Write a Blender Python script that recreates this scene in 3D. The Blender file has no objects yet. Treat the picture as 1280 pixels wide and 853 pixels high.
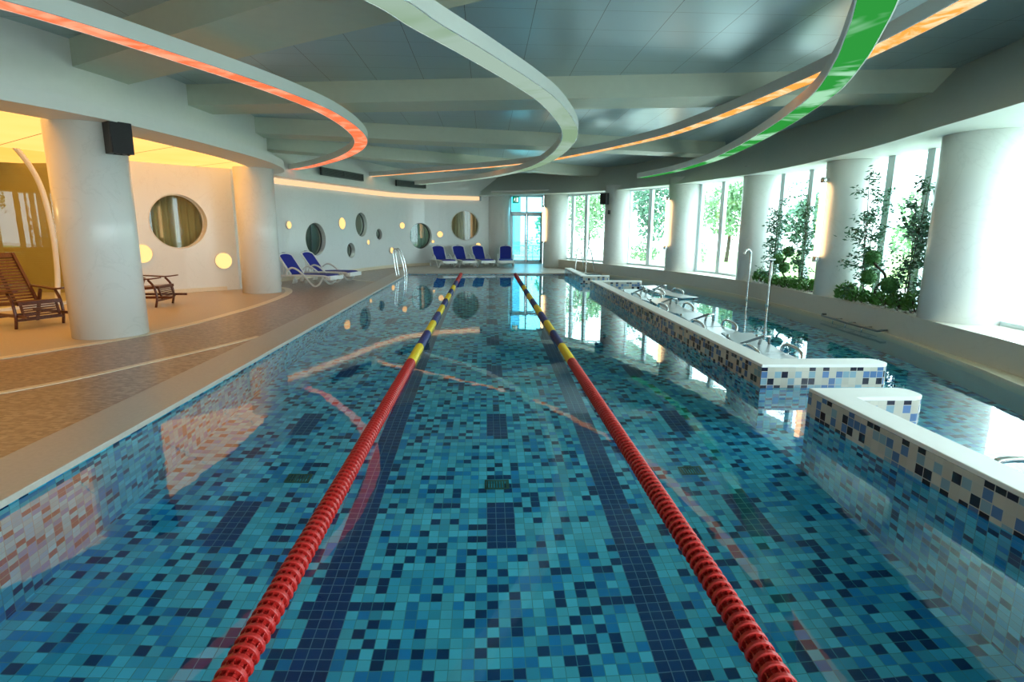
import bpy, bmesh, math, random
from mathutils import Vector, Matrix
from math import pi, sin, cos, atan2, hypot, radians

scene = bpy.context.scene
col = scene.collection
WATER = -0.05

# ------------------------------------------------------------------ helpers
def cr(P, n=8):
    """smooth curve through the points"""
    o = []
    for i in range(len(P) - 1):
        p0, p1, p2, p3 = P[max(i - 1, 0)], P[i], P[i + 1], P[min(i + 2, len(P) - 1)]
        for k in range(n):
            t = k / n
            o.append(tuple(.5 * (2 * b + (c - a) * t + (2 * a - 5 * b + 4 * c - d) * t * t + (-a + 3 * b - 3 * c + d) * t ** 3)
                           for a, b, c, d in zip(p0, p1, p2, p3)))
    o.append(tuple(P[-1]))
    return o

def normals2(P):
    """left-hand unit normals of a plan polyline"""
    out = []
    for i in range(len(P)):
        a, b = P[max(i - 1, 0)], P[min(i + 1, len(P) - 1)]
        dx, dy = b[0] - a[0], b[1] - a[1]
        l = hypot(dx, dy) or 1
        out.append((-dy / l, dx / l))
    return out

def offset(P, d):
    return [(p[0] + n[0] * d, p[1] + n[1] * d) for p, n in zip(P, normals2(P))]

def resample(P, n):
    L = [0]
    for a, b in zip(P, P[1:]):
        L.append(L[-1] + math.dist(a, b))
    out = []
    j = 0
    for k in range(n):
        s = L[-1] * k / (n - 1)
        while j < len(P) - 2 and L[j + 1] < s:
            j += 1
        t = (s - L[j]) / ((L[j + 1] - L[j]) or 1)
        out.append(tuple(a + (b - a) * t for a, b in zip(P[j], P[j + 1])))
    return out

class MB:
    def __init__(self):
        self.v, self.f, self.m, self.s = [], [], [], []
    def add(self, vs, fs, mi=0, smooth=False):
        b = len(self.v)
        self.v += [tuple(v) for v in vs]
        self.f += [tuple(b + i for i in f) for f in fs]
        self.m += [mi] * len(fs)
        self.s += [smooth] * len(fs)
        return self
    def box(self, x0, x1, y0, y1, z0, z1, mi=0, M=None):
        vs = [(x0, y0, z0), (x1, y0, z0), (x1, y1, z0), (x0, y1, z0), (x0, y0, z1), (x1, y0, z1), (x1, y1, z1), (x0, y1, z1)]
        if M is not None:
            vs = [tuple(M @ Vector(v)) for v in vs]
        return self.add(vs, [(0, 3, 2, 1), (4, 5, 6, 7), (0, 1, 5, 4), (1, 2, 6, 5), (2, 3, 7, 6), (3, 0, 4, 7)], mi)
    def beam(self, p, q, w, h, mi=0, up=(0, 0, 1)):
        """rectangular bar from p to q, w sideways, h along up"""
        p, q = Vector(p), Vector(q)
        d = (q - p)
        L = d.length
        d.normalize()
        u = Vector(up)
        if abs(d.dot(u)) > .98:
            u = Vector((1, 0, 0))
        s = d.cross(u).normalized()
        u = s.cross(d)
        M = Matrix((s, d, u)).transposed().to_4x4()
        M.translation = p
        return self.box(-w / 2, w / 2, 0, L, -h / 2, h / 2, mi, M)
    def tube(self, pts, r, seg=10, mi=0, closed=False, cap=True, radii=None):
        P = [Vector(p) for p in pts]
        n = len(P)
        up = Vector((0, 0, 1))
        T = []
        for i in range(n):
            a = P[(i - 1) % n] if (closed or i > 0) else P[i]
            b = P[(i + 1) % n] if (closed or i < n - 1) else P[i]
            T.append((b - a).normalized())
        ref = T[0].orthogonal().normalized()
        vs = []
        for i in range(n):
            t = T[i]
            ref = (ref - t * ref.dot(t))
            if ref.length < 1e-6:
                ref = t.orthogonal()
            ref.normalize()
            bn = t.cross(ref)
            rr = radii[i] if radii else r
            for k in range(seg):
                a = 2 * pi * k / seg
                vs.append(P[i] + ref * (cos(a) * rr) + bn * (sin(a) * rr))
        fs = []
        for i in range(n if closed else n - 1):
            j = (i + 1) % n
            for k in range(seg):
                k2 = (k + 1) % seg
                fs.append((i * seg + k, i * seg + k2, j * seg + k2, j * seg + k))
        self.add(vs, fs, mi, True)
        if cap and not closed:
            b = len(self.v) - n * seg
            self.f.append(tuple(b + k for k in reversed(range(seg))))
            self.f.append(tuple(b + (n - 1) * seg + k for k in range(seg)))
            self.m += [mi, mi]; self.s += [False, False]
        return self
    def lathe(self, prof, seg=24, mi=0, M=None, smooth=True, cap=True):
        """profile of (radius, z) turned about z"""
        vs, fs = [], []
        n = len(prof)
        for r, z in prof:
            for k in range(seg):
                a = 2 * pi * k / seg
                v = Vector((r * cos(a), r * sin(a), z))
                vs.append(M @ v if M is not None else v)
        for i in range(n - 1):
            for k in range(seg):
                k2 = (k + 1) % seg
                fs.append((i * seg + k, i * seg + k2, (i + 1) * seg + k2, (i + 1) * seg + k))
        cap = cap and prof[0] != prof[-1]
        if cap and prof[0][0] > 1e-5:
            fs.append(tuple(reversed(range(seg))))
        if cap and prof[-1][0] > 1e-5:
            fs.append(tuple((n - 1) * seg + k for k in range(seg)))
        return self.add(vs, fs, mi, smooth)
    def sweep(self, path, prof, mi=0, closed_prof=True, smooth=False, cap=True, mis=None):
        """profile of (sideways, z) carried along a plan path"""
        N = normals2(path)
        vs, fs = [], []
        m = len(prof)
        for p, nn in zip(path, N):
            for d, z in prof:
                vs.append((p[0] + nn[0] * d, p[1] + nn[1] * d, z))
        b = len(self.v)
        self.v += vs
        for i in range(len(path) - 1):
            for k in range(m if closed_prof else m - 1):
                k2 = (k + 1) % m
                self.f.append((b + i * m + k, b + (i + 1) * m + k, b + (i + 1) * m + k2, b + i * m + k2))
                self.m.append(mis[k] if mis else mi)
                self.s.append(smooth)
        if cap and closed_prof:
            self.f.append(tuple(b + k for k in range(m)))
            self.f.append(tuple(b + (len(path) - 1) * m + k for k in reversed(range(m))))
            self.m += [mi, mi]; self.s += [False, False]
        return self
    def prism(self, poly, z0, z1, mi=0, mside=None):
        n = len(poly)
        vs = [(p[0], p[1], z0) for p in poly] + [(p[0], p[1], z1) for p in poly]
        b = len(self.v)
        self.v += vs
        self.f.append(tuple(b + i for i in reversed(range(n)))); self.m.append(mi); self.s.append(False)
        self.f.append(tuple(b + n + i for i in range(n))); self.m.append(mi); self.s.append(False)
        for i in range(n):
            j = (i + 1) % n
            self.f.append((b + i, b + j, b + n + j, b + n + i)); self.m.append(mi if mside is None else mside); self.s.append(False)
        return self
    def sphere(self, c, r, seg=16, rings=10, mi=0, rough=0, rnd=None, sz=1):
        prof = []
        vs, fs = [], []
        for i in range(rings + 1):
            t = pi * i / rings
            for k in range(seg):
                a = 2 * pi * k / seg
                rr = r * (1 + (rnd.uniform(-rough, rough) if rnd else 0))
                vs.append((c[0] + rr * sin(t) * cos(a), c[1] + rr * sin(t) * sin(a), c[2] + rr * cos(t) * sz))
        for i in range(rings):
            for k in range(seg):
                k2 = (k + 1) % seg
                fs.append((i * seg + k, (i + 1) * seg + k, (i + 1) * seg + k2, i * seg + k2))
        return self.add(vs, fs, mi, True)
    def build(self, name, mats, parent=None, bevel=0, loc=None, fix=True):
        me = bpy.data.meshes.new(name)
        me.from_pydata(self.v, [], self.f)
        if not isinstance(mats, (list, tuple)):
            mats = [mats]
        for m in mats:
            me.materials.append(m)
        me.polygons.foreach_set('material_index', self.m)
        me.polygons.foreach_set('use_smooth', self.s)
        if fix:
            bm = bmesh.new(); bm.from_mesh(me)
            bmesh.ops.recalc_face_normals(bm, faces=bm.faces)
            bm.to_mesh(me); bm.free()
        me.update()
        o = bpy.data.objects.new(name, me)
        col.objects.link(o)
        if parent is not None:
            o.parent = parent
        if loc:
            o.location = loc
        if bevel:
            b = o.modifiers.new('bevel', 'BEVEL'); b.width = bevel; b.segments = 2; b.limit_method = 'ANGLE'
        return o

def tag(o, label=None, cat=None, group=None, kind=None):
    if label: o['label'] = label
    if cat: o['category'] = cat
    if group: o['group'] = group
    if kind: o['kind'] = kind
    return o

def thing(name, loc, rz, label, cat, group=None):
    o = bpy.data.objects.new(name, None)
    col.objects.link(o)
    o.empty_display_size = .1
    o.location = loc
    o.rotation_euler = (0, 0, rz)
    return tag(o, label, cat, group)

def dup(root, loc, rz, label, group=None):
    r = root.copy(); col.objects.link(r)
    r.location = loc; r.rotation_euler = (0, 0, rz)
    r['label'] = label
    if group: r['group'] = group
    for ch in list(root.children):
        c = ch.copy(); col.objects.link(c); c.parent = r
        for g in ch.children:
            d = g.copy(); col.objects.link(d); d.parent = c
    return r

def structure(mb, name, mats, label, cat, **k):
    return tag(mb.build(name, mats, **k), label, cat, None, 'structure')

# ---------------------------------------------------------------- materials
class NT:
    def __init__(self, name):
        self.mat = bpy.data.materials.new(name)
        self.mat.use_nodes = True
        self.t = self.mat.node_tree
        self.t.nodes.clear()
        self.out = self.t.nodes.new('ShaderNodeOutputMaterial')
    def n(self, typ, inputs=None, **props):
        nd = self.t.nodes.new(typ)
        for k, v in props.items():
            setattr(nd, k, v)
        for k, v in (inputs or {}).items():
            self.set(nd, k, v)
        return nd
    def set(self, nd, k, v):
        s = nd.inputs[k]
        if hasattr(v, 'is_output'):
            self.t.links.new(v, s)
        else:
            if isinstance(v, tuple) and len(v) == 3 and s.type == 'RGBA':
                v = (*v, 1)
            s.default_value = v
    def math(self, op, a, b=0.0, c=None):
        nd = self.t.nodes.new('ShaderNodeMath'); nd.operation = op
        for i, v in enumerate((a, b) if c is None else (a, b, c)):
            if hasattr(v, 'is_output'): self.t.links.new(v, nd.inputs[i])
            else: nd.inputs[i].default_value = v
        return nd.outputs[0]
    def mix(self, f, a, b, blend='MIX'):
        nd = self.t.nodes.new('ShaderNodeMix'); nd.data_type = 'RGBA'; nd.blend_type = blend
        for i, v in ((0, f), (6, a), (7, b)):
            if hasattr(v, 'is_output'): self.t.links.new(v, nd.inputs[i])
            else: nd.inputs[i].default_value = (*v, 1) if isinstance(v, tuple) and len(v) == 3 else v
        return nd.outputs[2]
    def ramp(self, f, stops, interp='LINEAR'):
        nd = self.t.nodes.new('ShaderNodeValToRGB')
        cr_ = nd.color_ramp; cr_.interpolation = interp
        while len(cr_.elements) < len(stops): cr_.elements.new(.5)
        for e, (p, c) in zip(cr_.elements, stops):
            e.position = p; e.color = (*c, 1) if len(c) == 3 else c
        self.t.links.new(f, nd.inputs[0])
        return nd.outputs[0]
    def coords(self):
        return self.n('ShaderNodeTexCoord').outputs['Object']
    def noise(self, vec, scale, detail=3, rough=.5, dist=0.0):
        return self.n('ShaderNodeTexNoise', {'Vector': vec, 'Scale': scale, 'Detail': detail, 'Roughness': rough, 'Distortion': dist}).outputs[0]
    def bsdf(self, color, rough=.5, metallic=0.0, bump=None, bstr=.2, bdist=.01, **extra):
        b = self.n('ShaderNodeBsdfPrincipled', {'Base Color': color, 'Roughness': rough, 'Metallic': metallic})
        for k, v in extra.items():
            self.set(b, k.replace('_', ' '), v)
        if bump is not None:
            bn = self.n('ShaderNodeBump', {'Height': bump, 'Strength': bstr, 'Distance': bdist})
            self.t.links.new(bn.outputs[0], b.inputs['Normal'])
        self.t.links.new(b.outputs[0], self.out.inputs[0])
        return self.mat

def plain(name, c, rough=.5, metallic=0.0, var=.06, scale=8, **k):
    m = NT(name)
    f = m.noise(m.coords(), scale)
    c2 = tuple(max(0, x * (1 - var * 2)) for x in c)
    return m.bsdf(m.mix(f, c2, tuple(min(1, x * (1 + var)) for x in c)), rough, metallic, **k)

def tile_uv(m):
    """pair of metre coordinates lying in the face, whichever way it looks"""
    sp = m.n('ShaderNodeSeparateXYZ', {0: m.coords()})
    ns = m.n('ShaderNodeSeparateXYZ', {0: m.n('ShaderNodeNewGeometry').outputs['True Normal']})
    ax = m.math('GREATER_THAN', m.math('ABSOLUTE', ns.outputs[0]), .6)
    az = m.math('GREATER_THAN', m.math('ABSOLUTE', ns.outputs[2]), .6)
    def sel(f, a, b):
        return m.math('ADD', m.math('MULTIPLY', f, b), m.math('MULTIPLY', m.math('SUBTRACT', 1.0, f), a))
    u = sel(ax, sp.outputs[0], sp.outputs[1])
    v = sel(az, sp.outputs[2], sp.outputs[1])
    return u, v

def mosaic(name, stops, size, grout, gw=.035, rough=.25, vary=.15, size_v=None, off=(0, 0), bump=False):
    m = NT(name)
    u, v = tile_uv(m)
    us = m.math('DIVIDE', m.math('ADD', u, off[0]), size)
    vs = m.math('DIVIDE', m.math('ADD', v, off[1]), size_v or size)
    iu, iv = m.math('FLOOR', us), m.math('FLOOR', vs)
    fu, fv = m.math('FRACT', us), m.math('FRACT', vs)
    comb = m.n('ShaderNodeCombineXYZ', {0: iu, 1: iv})
    wn = m.n('ShaderNodeTexWhiteNoise', {'Vector': comb.outputs[0]}, noise_dimensions='2D')
    c = m.ramp(wn.outputs[0], stops, 'CONSTANT')
    sh = m.n('ShaderNodeTexWhiteNoise', {'Vector': comb.outputs[0]}, noise_dimensions='3D')
    br = m.math('ADD', 1 - vary, m.math('MULTIPLY', sh.outputs[0], 2 * vary))
    c = m.mix(1.0, c, m.n('ShaderNodeCombineColor', {0: br, 1: br, 2: br}).outputs[0], 'MULTIPLY')
    eu = m.math('MINIMUM', fu, m.math('SUBTRACT', 1.0, fu))
    ev = m.math('MINIMUM', fv, m.math('SUBTRACT', 1.0, fv))
    e = m.math('LESS_THAN', m.math('MINIMUM', eu, ev), gw)
    c = m.mix(e, c, grout)
    return m.bsdf(c, rough, bump=m.math('SUBTRACT', 1.0, e) if bump else None, bstr=.3, bdist=.002)

def marble(name, base=(.82, .83, .80), vein=(.55, .56, .53), rough=.25):
    m = NT(name)
    co = m.coords()
    n1 = m.noise(co, 1.1, 6, .6, 1.2)
    v = m.ramp(n1, [(.40, (0, 0, 0)), (.485, (0, 0, 0)), (.5, (1, 1, 1)), (.515, (0, 0, 0))])
    n2 = m.noise(co, .6, 4)
    c = m.mix(m.math('MULTIPLY', v, .2), base, vein)
    c = m.mix(m.math('MULTIPLY', n2, .35), c, tuple(x * .86 for x in base))
    return m.bsdf(c, rough)

def emit(name, c, s, c2=None, scale=6, thr=(.45, .6)):
    m = NT(name)
    if c2:
        f = m.ramp(m.noise(m.coords(), scale, 4, .6, .6), [(thr[0], (0, 0, 0)), (thr[1], (1, 1, 1))])
        c = m.mix(f, c, c2)
    e = m.n('ShaderNodeEmission', {'Color': c, 'Strength': s})
    m.t.links.new(e.outputs[0], m.out.inputs[0])
    return m.mat

def clear(name, tint, refl=1.0, ior=1.45, bump=None, rough=0.0):
    """thin clear sheet: tinted see-through with a Fresnel sheen"""
    m = NT(name)
    nrm = None
    if bump:
        co = m.coords()
        a = m.noise(co, bump[0], 2, .5)
        bn = m.n('ShaderNodeBump', {'Height': a, 'Strength': bump[1], 'Distance': bump[2]})
        nrm = bn.outputs[0]
    bf = m.n('ShaderNodeNewGeometry').outputs['Backfacing']
    fr = m.n('ShaderNodeFresnel', {'IOR': m.math('ADD', m.math('MULTIPLY', bf, 1 / ior - ior), ior)})   # same sheen from either side
    gl = m.n('ShaderNodeBsdfGlossy', {'Color': (1, 1, 1), 'Roughness': rough})
    if nrm is not None:
        m.t.links.new(nrm, fr.inputs['Normal']); m.t.links.new(nrm, gl.inputs['Normal'])
    tr = m.n('ShaderNodeBsdfTransparent', {'Color': tint})
    f = m.math('MULTIPLY', fr.outputs[0], refl)
    mx = m.n('ShaderNodeMixShader', {0: f})
    m.t.links.new(tr.outputs[0], mx.inputs[1]); m.t.links.new(gl.outputs[0], mx.inputs[2])
    m.t.links.new(mx.outputs[0], m.out.inputs[0])
    return m.mat

M = {}
M['marble'] = marble('pale_marble')
M['marble_wall'] = marble('pale_wall_marble', (.78, .81, .80), (.58, .6, .58), .22)
M['white'] = plain('white_plaster', (.82, .83, .79), .6, var=.02)
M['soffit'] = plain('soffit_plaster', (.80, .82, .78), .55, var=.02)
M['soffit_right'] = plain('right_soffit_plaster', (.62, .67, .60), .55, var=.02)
M['beam'] = plain('beam_paint', (.64, .68, .56), .5, var=.03)
M['band'] = plain('white_band_paint', (.72, .75, .72), .4, var=.02)
M['sill'] = marble('sill_stone', (.66, .62, .54), (.5, .45, .38), .35)
M['coping'] = plain('coping_stone', (.50, .46, .40), .38, var=.08, scale=30)
M['stripe'] = plain('cream_stripe_stone', (.76, .67, .50), .35, var=.06, scale=25)
M['niche_floor'] = plain('sand_floor_stone', (.50, .42, .31), .38, var=.12, scale=60)
M['metal'] = plain('brushed_steel', (.72, .74, .74), .22, 1.0, var=.03)
M['dark_metal'] = plain('dark_steel', (.16, .19, .20), .3, .8)
M['black'] = plain('black_plastic', (.012, .012, .013), .45)
M['grille_black'] = plain('black_mesh', (.02, .02, .022), .7, scale=150, var=.4)
M['resin'] = plain('white_resin', (.78, .80, .78), .35, var=.02)
M['blue'] = plain('blue_sling_fabric', (.006, .02, .30), .6, var=.12, scale=120)
M['wood'] = None
def wood():
    m = NT('dark_red_wood')
    co = m.n('ShaderNodeMapping', {'Vector': m.coords(), 'Scale': (4, 26, 26)}).outputs[0]
    f = m.noise(co, 2, 5, .6, .6)
    return m.bsdf(m.ramp(f, [(.3, (.045, .012, .007)), (.7, (.15, .045, .022))]), .3)
M['wood'] = wood()
M['float_red'] = plain('red_float_plastic', (.50, .018, .014), .38, var=.12)
M['float_yellow'] = plain('yellow_float_plastic', (.85, .62, .02), .35, var=.06)
M['float_blue'] = plain('navy_float_plastic', (.03, .03, .16), .35, var=.06)
M['leaf'] = plain('bamboo_leaf', (.07, .20, .11), .5, var=.4, scale=9)
M['shrub'] = plain('shrub_leaf', (.11, .32, .06), .5, var=.45, scale=12)
M['ball'] = plain('clipped_leaf', (.07, .24, .05), .7, var=.5, scale=60)
M['bark'] = plain('bark', (.07, .05, .035), .8, var=.3, scale=30)
M['soil'] = plain('soil', (.06, .045, .03), .9, var=.4, scale=20)
M['pebble'] = plain('white_pebble', (.75, .75, .72), .5, var=.1)
M['garden_leaf'] = plain('garden_leaf', (.22, .40, .20), .6, var=.4, scale=1.5)
M['garden_leaf2'] = plain('garden_leaf_dark', (.14, .30, .20), .6, var=.4, scale=1.5)
M['paving'] = plain('pale_paving', (.72, .72, .66), .8, var=.08, scale=2)
M['lawn'] = plain('lawn', (.30, .45, .14), .9, var=.3, scale=3)
M['facade'] = plain('pale_facade', (.26, .44, .56), .7, var=.08)
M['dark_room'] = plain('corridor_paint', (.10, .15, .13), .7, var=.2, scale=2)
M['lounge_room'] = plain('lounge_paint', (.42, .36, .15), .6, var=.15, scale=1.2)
M['alu'] = plain('pale_aluminium', (.74, .86, .90), .4, .0, var=.03)
M['frame_white'] = plain('white_frame_paint', (.74, .72, .66), .4, var=.02)
M['door_frame'] = plain('grey_door_frame', (.52, .56, .58), .35, .3, var=.03)
M['vent_dark'] = plain('dark_vent_grey', (.10, .12, .12), .5, var=.1)  # even dark grey of the vent frames and slats
M['bed'] = plain('satin_steel_plate', (.40, .45, .47), .35, .6, var=.05, scale=20)
M['curtain_olive'] = None
def water_mat():
    m = NT('clear_pool_water')
    bn = m.n('ShaderNodeBump', {'Height': m.noise(m.coords(), 4.5, 2, .5), 'Strength': .035, 'Distance': .02})
    g = m.n('ShaderNodeBsdfGlass', {'Color': (.97, 1.0, 1.0), 'Roughness': 0.0, 'IOR': 1.33})
    m.t.links.new(bn.outputs[0], g.inputs['Normal'])
    m.t.links.new(g.outputs[0], m.out.inputs[0])
    return m.mat
M['water'] = water_mat()
nt_ = M['water'].node_tree
ab = nt_.nodes.new('ShaderNodeVolumeAbsorption'); ab.inputs[0].default_value = (.12, .80, .86, 1); ab.inputs[1].default_value = .2
nt_.links.new(ab.outputs[0], next(n for n in nt_.nodes if n.type == 'OUTPUT_MATERIAL').inputs['Volume'])
M['pane'] = clear('window_glass', (.86, 1.0, 1.0), 1.0, 1.4)
M['door_pane'] = clear('blue_door_glass', (.40, .76, .84), 1.0, 1.4)
M['dark_pane'] = clear('porthole_glass', (.80, .90, .86), 1.2, 1.5)
M['lounge_pane'] = clear('partition_glass', (.82, .84, .62), 1.0, 1.45)
M['pool'] = mosaic('pool_mosaic', [(0, (.17, .74, .92)), (.38, (.09, .56, .80)), (.62, (.025, .32, .70)), (.82, (.006, .05, .18))], .075, (.10, .40, .50), .03)
M['lane'] = mosaic('lane_mosaic', [(0, (.006, .045, .19)), (.5, (.008, .06, .23))], .075, (.16, .34, .52), .035)
M['divider'] = mosaic('divider_mosaic', [(0, (.54, .51, .43)), (.44, (.24, .38, .46)), (.60, (.09, .18, .36)), (.76, (.012, .014, .03))], .075, (.52, .50, .44), .04, .2, .1, off=(0, .02))
M['deck'] = mosaic('brown_deck_mosaic', [(0, (.27, .18, .12)), (.35, (.34, .235, .16)), (.65, (.21, .135, .09)), (.85, (.39, .285, .21))], .05, (.29, .215, .16), .04, .32, .12, size_v=.025)
def curtain_mat(name, a, b, scale):
    m = NT(name)
    f = m.noise(m.n('ShaderNodeMapping', {'Vector': m.coords(), 'Scale': (1, 1, .12)}).outputs[0], scale, 2)
    return m.bsdf(m.mix(f, a, b), .7)
M['curtain_olive'] = curtain_mat('olive_drape', (.30, .24, .09), (.55, .46, .24), 9)
M['curtain_brown'] = curtain_mat('brown_drape', (.36, .24, .11), (.62, .46, .26), 9)
M['curtain_teal'] = curtain_mat('pale_teal_drape', (.16, .30, .27), (.45, .58, .54), 9)
def ceiling_mat():
    m = NT('metal_ceiling_panels')
    sp = m.n('ShaderNodeSeparateXYZ', {0: m.coords()})
    e = None
    for s, w, o in ((.78, .006, .3), (.62, .0045, .1)):
        ax = sp.outputs[0] if s > .7 else sp.outputs[1]
        f = m.math('FRACT', m.math('DIVIDE', m.math('ADD', ax, o + 60), s))
        g = m.math('LESS_THAN', f, w / s)
        e = g if e is None else m.math('MAXIMUM', e, g)
    f = m.noise(m.coords(), .7, 2)
    c = m.mix(f, (.45, .58, .63), (.51, .64, .68))
    c = m.mix(e, c, (.05, .06, .06))
    return m.bsdf(c, m.math('ADD', .26, m.math('MULTIPLY', f, .12)), .45)
M['ceiling'] = ceiling_mat()
M['glow_red'] = emit('red_acrylic', (1, .16, .06), 0.8, (1, .33, .19), 2.2)
M['glow_pale'] = emit('pale_green_acrylic', (.40, .62, .38), .38, (.58, .80, .66), .5)
M['glow_green'] = emit('green_acrylic', (.03, .33, .05), .58, (.40, .78, .50), .8, (.52, .62))
M['glow_orange'] = emit('orange_acrylic', (1, .34, .06), .8, (1, .62, .34), 4)
def lit_ceiling():
    m = NT('backlit_stretch_ceiling')
    sp = m.n('ShaderNodeSeparateXYZ', {0: m.coords()})
    t = m.math('ADD', m.math('MULTIPLY', sp.outputs[0], .62), m.math('MULTIPLY', sp.outputs[1], .78))
    e = m.math('LESS_THAN', m.math('FRACT', m.math('DIVIDE', m.math('ADD', t, 40.4), 1.9)), .012)
    f = m.noise(m.coords(), .55, 2)
    c = m.mix(f, (1, .41, .08), (1, .53, .17))
    em = m.n('ShaderNodeEmission', {'Color': m.mix(e, c, (.15, .08, .02)), 'Strength': 1.1})
    m.t.links.new(em.outputs[0], m.out.inputs[0])
    return m.mat
M['lit_ceiling'] = lit_ceiling()
M['warm'] = emit('warm_lamp', (1, .54, .19), 60.0)
M['cove'] = emit('warm_cove_strip', (1, .62, .34), .7)
M['tube'] = emit('warm_tube', (1, .62, .30), 3.6)
M['disc'] = emit('warm_disc', (1, .58, .22), .95)
M['poollamp'] = emit('pool_lamp_glow', (1, .8, .5), 1.0)
M['sign'] = emit('sign_green', (.0, .16, .09), .8)
M['sign_white'] = emit('sign_white', (.8, 1, .9), .8)

# -------------------------------------------------------------- plan curves
W_L = cr([(-8.35, 13.3), (-7.43, 14.46), (-6.49, 15.25)], 3)[:-1] + cr([(-6.49, 15.25), (-6.3, 16.3), (-6.23, 17.59), (-5.59, 19.4), (-4.94, 21.23), (-4.39, 22.96), (-3.67, 24.47), (-2.43, 25.64), (-.3, 26.37), (.5, 26.6)], 6)
GLASS_L = cr([(-10.6, 2.5), (-9.85, 7), (-9.25, 11.07), (-8.9, 12.12), (-8.35, 13.3)], 8)
PAR = cr([(4.2, -.5), (5.1, 2.6), (5.6, 4.3), (6.05, 6.07), (6.2, 7.02), (6.42, 8.5), (6.53, 10), (6.56, 11.5), (6.52, 13.6), (6.28, 15.4), (5.78, 17.3), (5.0, 19.5), (4.5, 20.8), (3.9, 22.3), (3.35, 23.7), (2.95, 24.5)], 6)
GLZ = cr([(4.9, -1.0), (5.9, 2.0), (6.5, 4.2), (6.9, 6), (7.1, 7.7), (7.2, 9.3), (7.15, 10.9), (7.15, 12.8), (7.05, 14.6), (6.8, 16.4), (6.35, 18.1), (5.8, 19.8), (5.05, 21.5), (4.2, 23.4), (3.3, 25.1)], 8)
FAS = cr([(3.6, -.5), (4.9, 3), (5.5, 5.9), (5.78, 7.4), (6.12, 9.2), (6.3, 11.2), (6.35, 13), (6.22, 14.9), (5.68, 17.8), (5.07, 19.5), (4.35, 21.6), (2.3, 24.0), (.39, 25.4), (-.6, 26.05)], 8)
LIP = cr([(-7.9, 2.0), (-6.6, 5.0), (-5.75, 6.5), (-5.15, 7.9), (-4.88, 9.4), (-4.74, 11), (-4.68, 12.3), (-4.74, 13.5), (-4.95, 14.7), (-5.4, 15.7), (-6.2, 16.25)], 8)
STR = cr([(-7.9, 4.0), (-6.7, 6.0), (-5.92, 7.01), (-5.55, 7.65), (-5.18, 8.35), (-4.88, 9.6), (-4.74, 11), (-4.70, 12.2), (-4.75, 13.5), (-4.95, 14.7), (-5.4, 15.65), (-6.25, 16.2)], 8)
PX = -2.88            # left pool edge
PY0, PY1 = .95, 21.2  # near and far pool ends
CEIL, BEAM, SOF = 4.0, 3.66, 3.0
def zf(y):
    return 2.92 + .14 * min(1, max(0, (y - 12) / 12))

# ------------------------------------------------------------------- shell
# pool basin
mb = MB()
FZ = -1.45
mb.add([(PX, PY0, FZ), (7, PY0, FZ), (7, PY1, FZ), (PX, PY1, FZ)], [(0, 1, 2, 3)], 0)
e = .002
def dark(x0, x1, y0, y1):
    mb.add([(x0, y0, FZ + e), (x1, y0, FZ + e), (x1, y1, FZ + e), (x0, y1, FZ + e)], [(0, 1, 2, 3)], 1)
S = .075
def snap(v): return round(v / S) * S
for xc in (-.98, 1.07):
    x0 = snap(xc - .11)
    dark(x0, x0 + 3 * S, PY0 + .3, PY1 - 1.2)
for xc in (-1.98, .08, 2.1):
    x0 = snap(xc - .11)
    for k in range(9):
        y0 = snap(1.99 + 1.9 * k)
        dark(x0, x0 + 3 * S, y0, y0 + 8 * S)
mb.box(PX, 7, PY0, PY1, FZ - .2, FZ - .1)
structure(mb, 'pool_floor', [M['pool'], M['lane']], 'turquoise mosaic pool bottom with navy lane lines and marks', 'pool floor', fix=False)
mb = MB()
mb.box(PX - .2, PX, PY0 - .2, PY1, FZ, -.012)
structure(mb, 'wall_pool_left', M['pool'], 'blue mosaic pool side wall under the beige left coping', 'pool wall')
mb = MB().box(PX, 7, PY1, PY1 + .2, FZ, -.012)
structure(mb, 'wall_pool_far', M['pool'], 'blue mosaic pool end wall below the far deck', 'pool wall')
mb = MB().box(PX, 7, PY0 - .2, PY0, FZ, -.012)
structure(mb, 'wall_pool_near', M['pool'], 'blue mosaic pool end wall at the near end', 'pool wall')

# water sheet cut to the curved parapet
edge = [p for p in PAR if PY0 + .02 < p[1] < PY1 - .02]
y_lo, y_hi = edge[0], edge[-1]
poly = [(PX + .001, PY0 + .001)] + [(edge[0][0] - .3, PY0 + .001)] + [(p[0] + .02, p[1]) for p in edge] + [(edge[-1][0] - .1, PY1 - .001), (PX + .001, PY1 - .001)]
mb = MB().prism([(PX - .05, PY0 - .05), (edge[0][0] - .3, PY0 - .05)] + [(p[0] + .02, p[1]) for p in edge] + [(edge[-1][0] - .1, PY1 + .05), (PX - .05, PY1 + .05)], FZ - .03, WATER)
structure(mb, 'pool_water', M['water'], 'still clear pool water mirroring windows and ceiling rings', 'water')

# decks
mb = MB()
mb.box(-13, PX - .50, -5, 31, -.3, 0)
structure(mb, 'floor', M['deck'], 'brown mosaic pool deck along the left side', 'floor')
mb = MB()
mb.box(PX - .50, 8.5, PY1 + .55, 31, -.3, 0)
mb.box(PX - .50, 8.5, -5, PY0 - .5, -.3, 0)
structure(mb, 'floor_end', M['coping'], 'pale stone deck beyond the ends of the pool', 'floor')
mb = MB()
for a in (( PX - .52, PX + .015, PY0 - .5, PY1 + .55), ):
    mb.box(a[0], a[1], a[2], a[3], -.012 - .03, .006)
structure(mb, 'trim_1', M['coping'], 'beige stone coping along the left pool edge', 'coping', bevel=.006)
mb = MB().box(PX + .015, 3.0, PY1 - .015, PY1 + .55, -.042, .006).box(3.2, 4.9, PY1 - .015, PY1 + .55, -.042, .006)
structure(mb, 'trim_2', M['coping'], 'pale stone coping across the far pool end', 'coping', bevel=.006)
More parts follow.
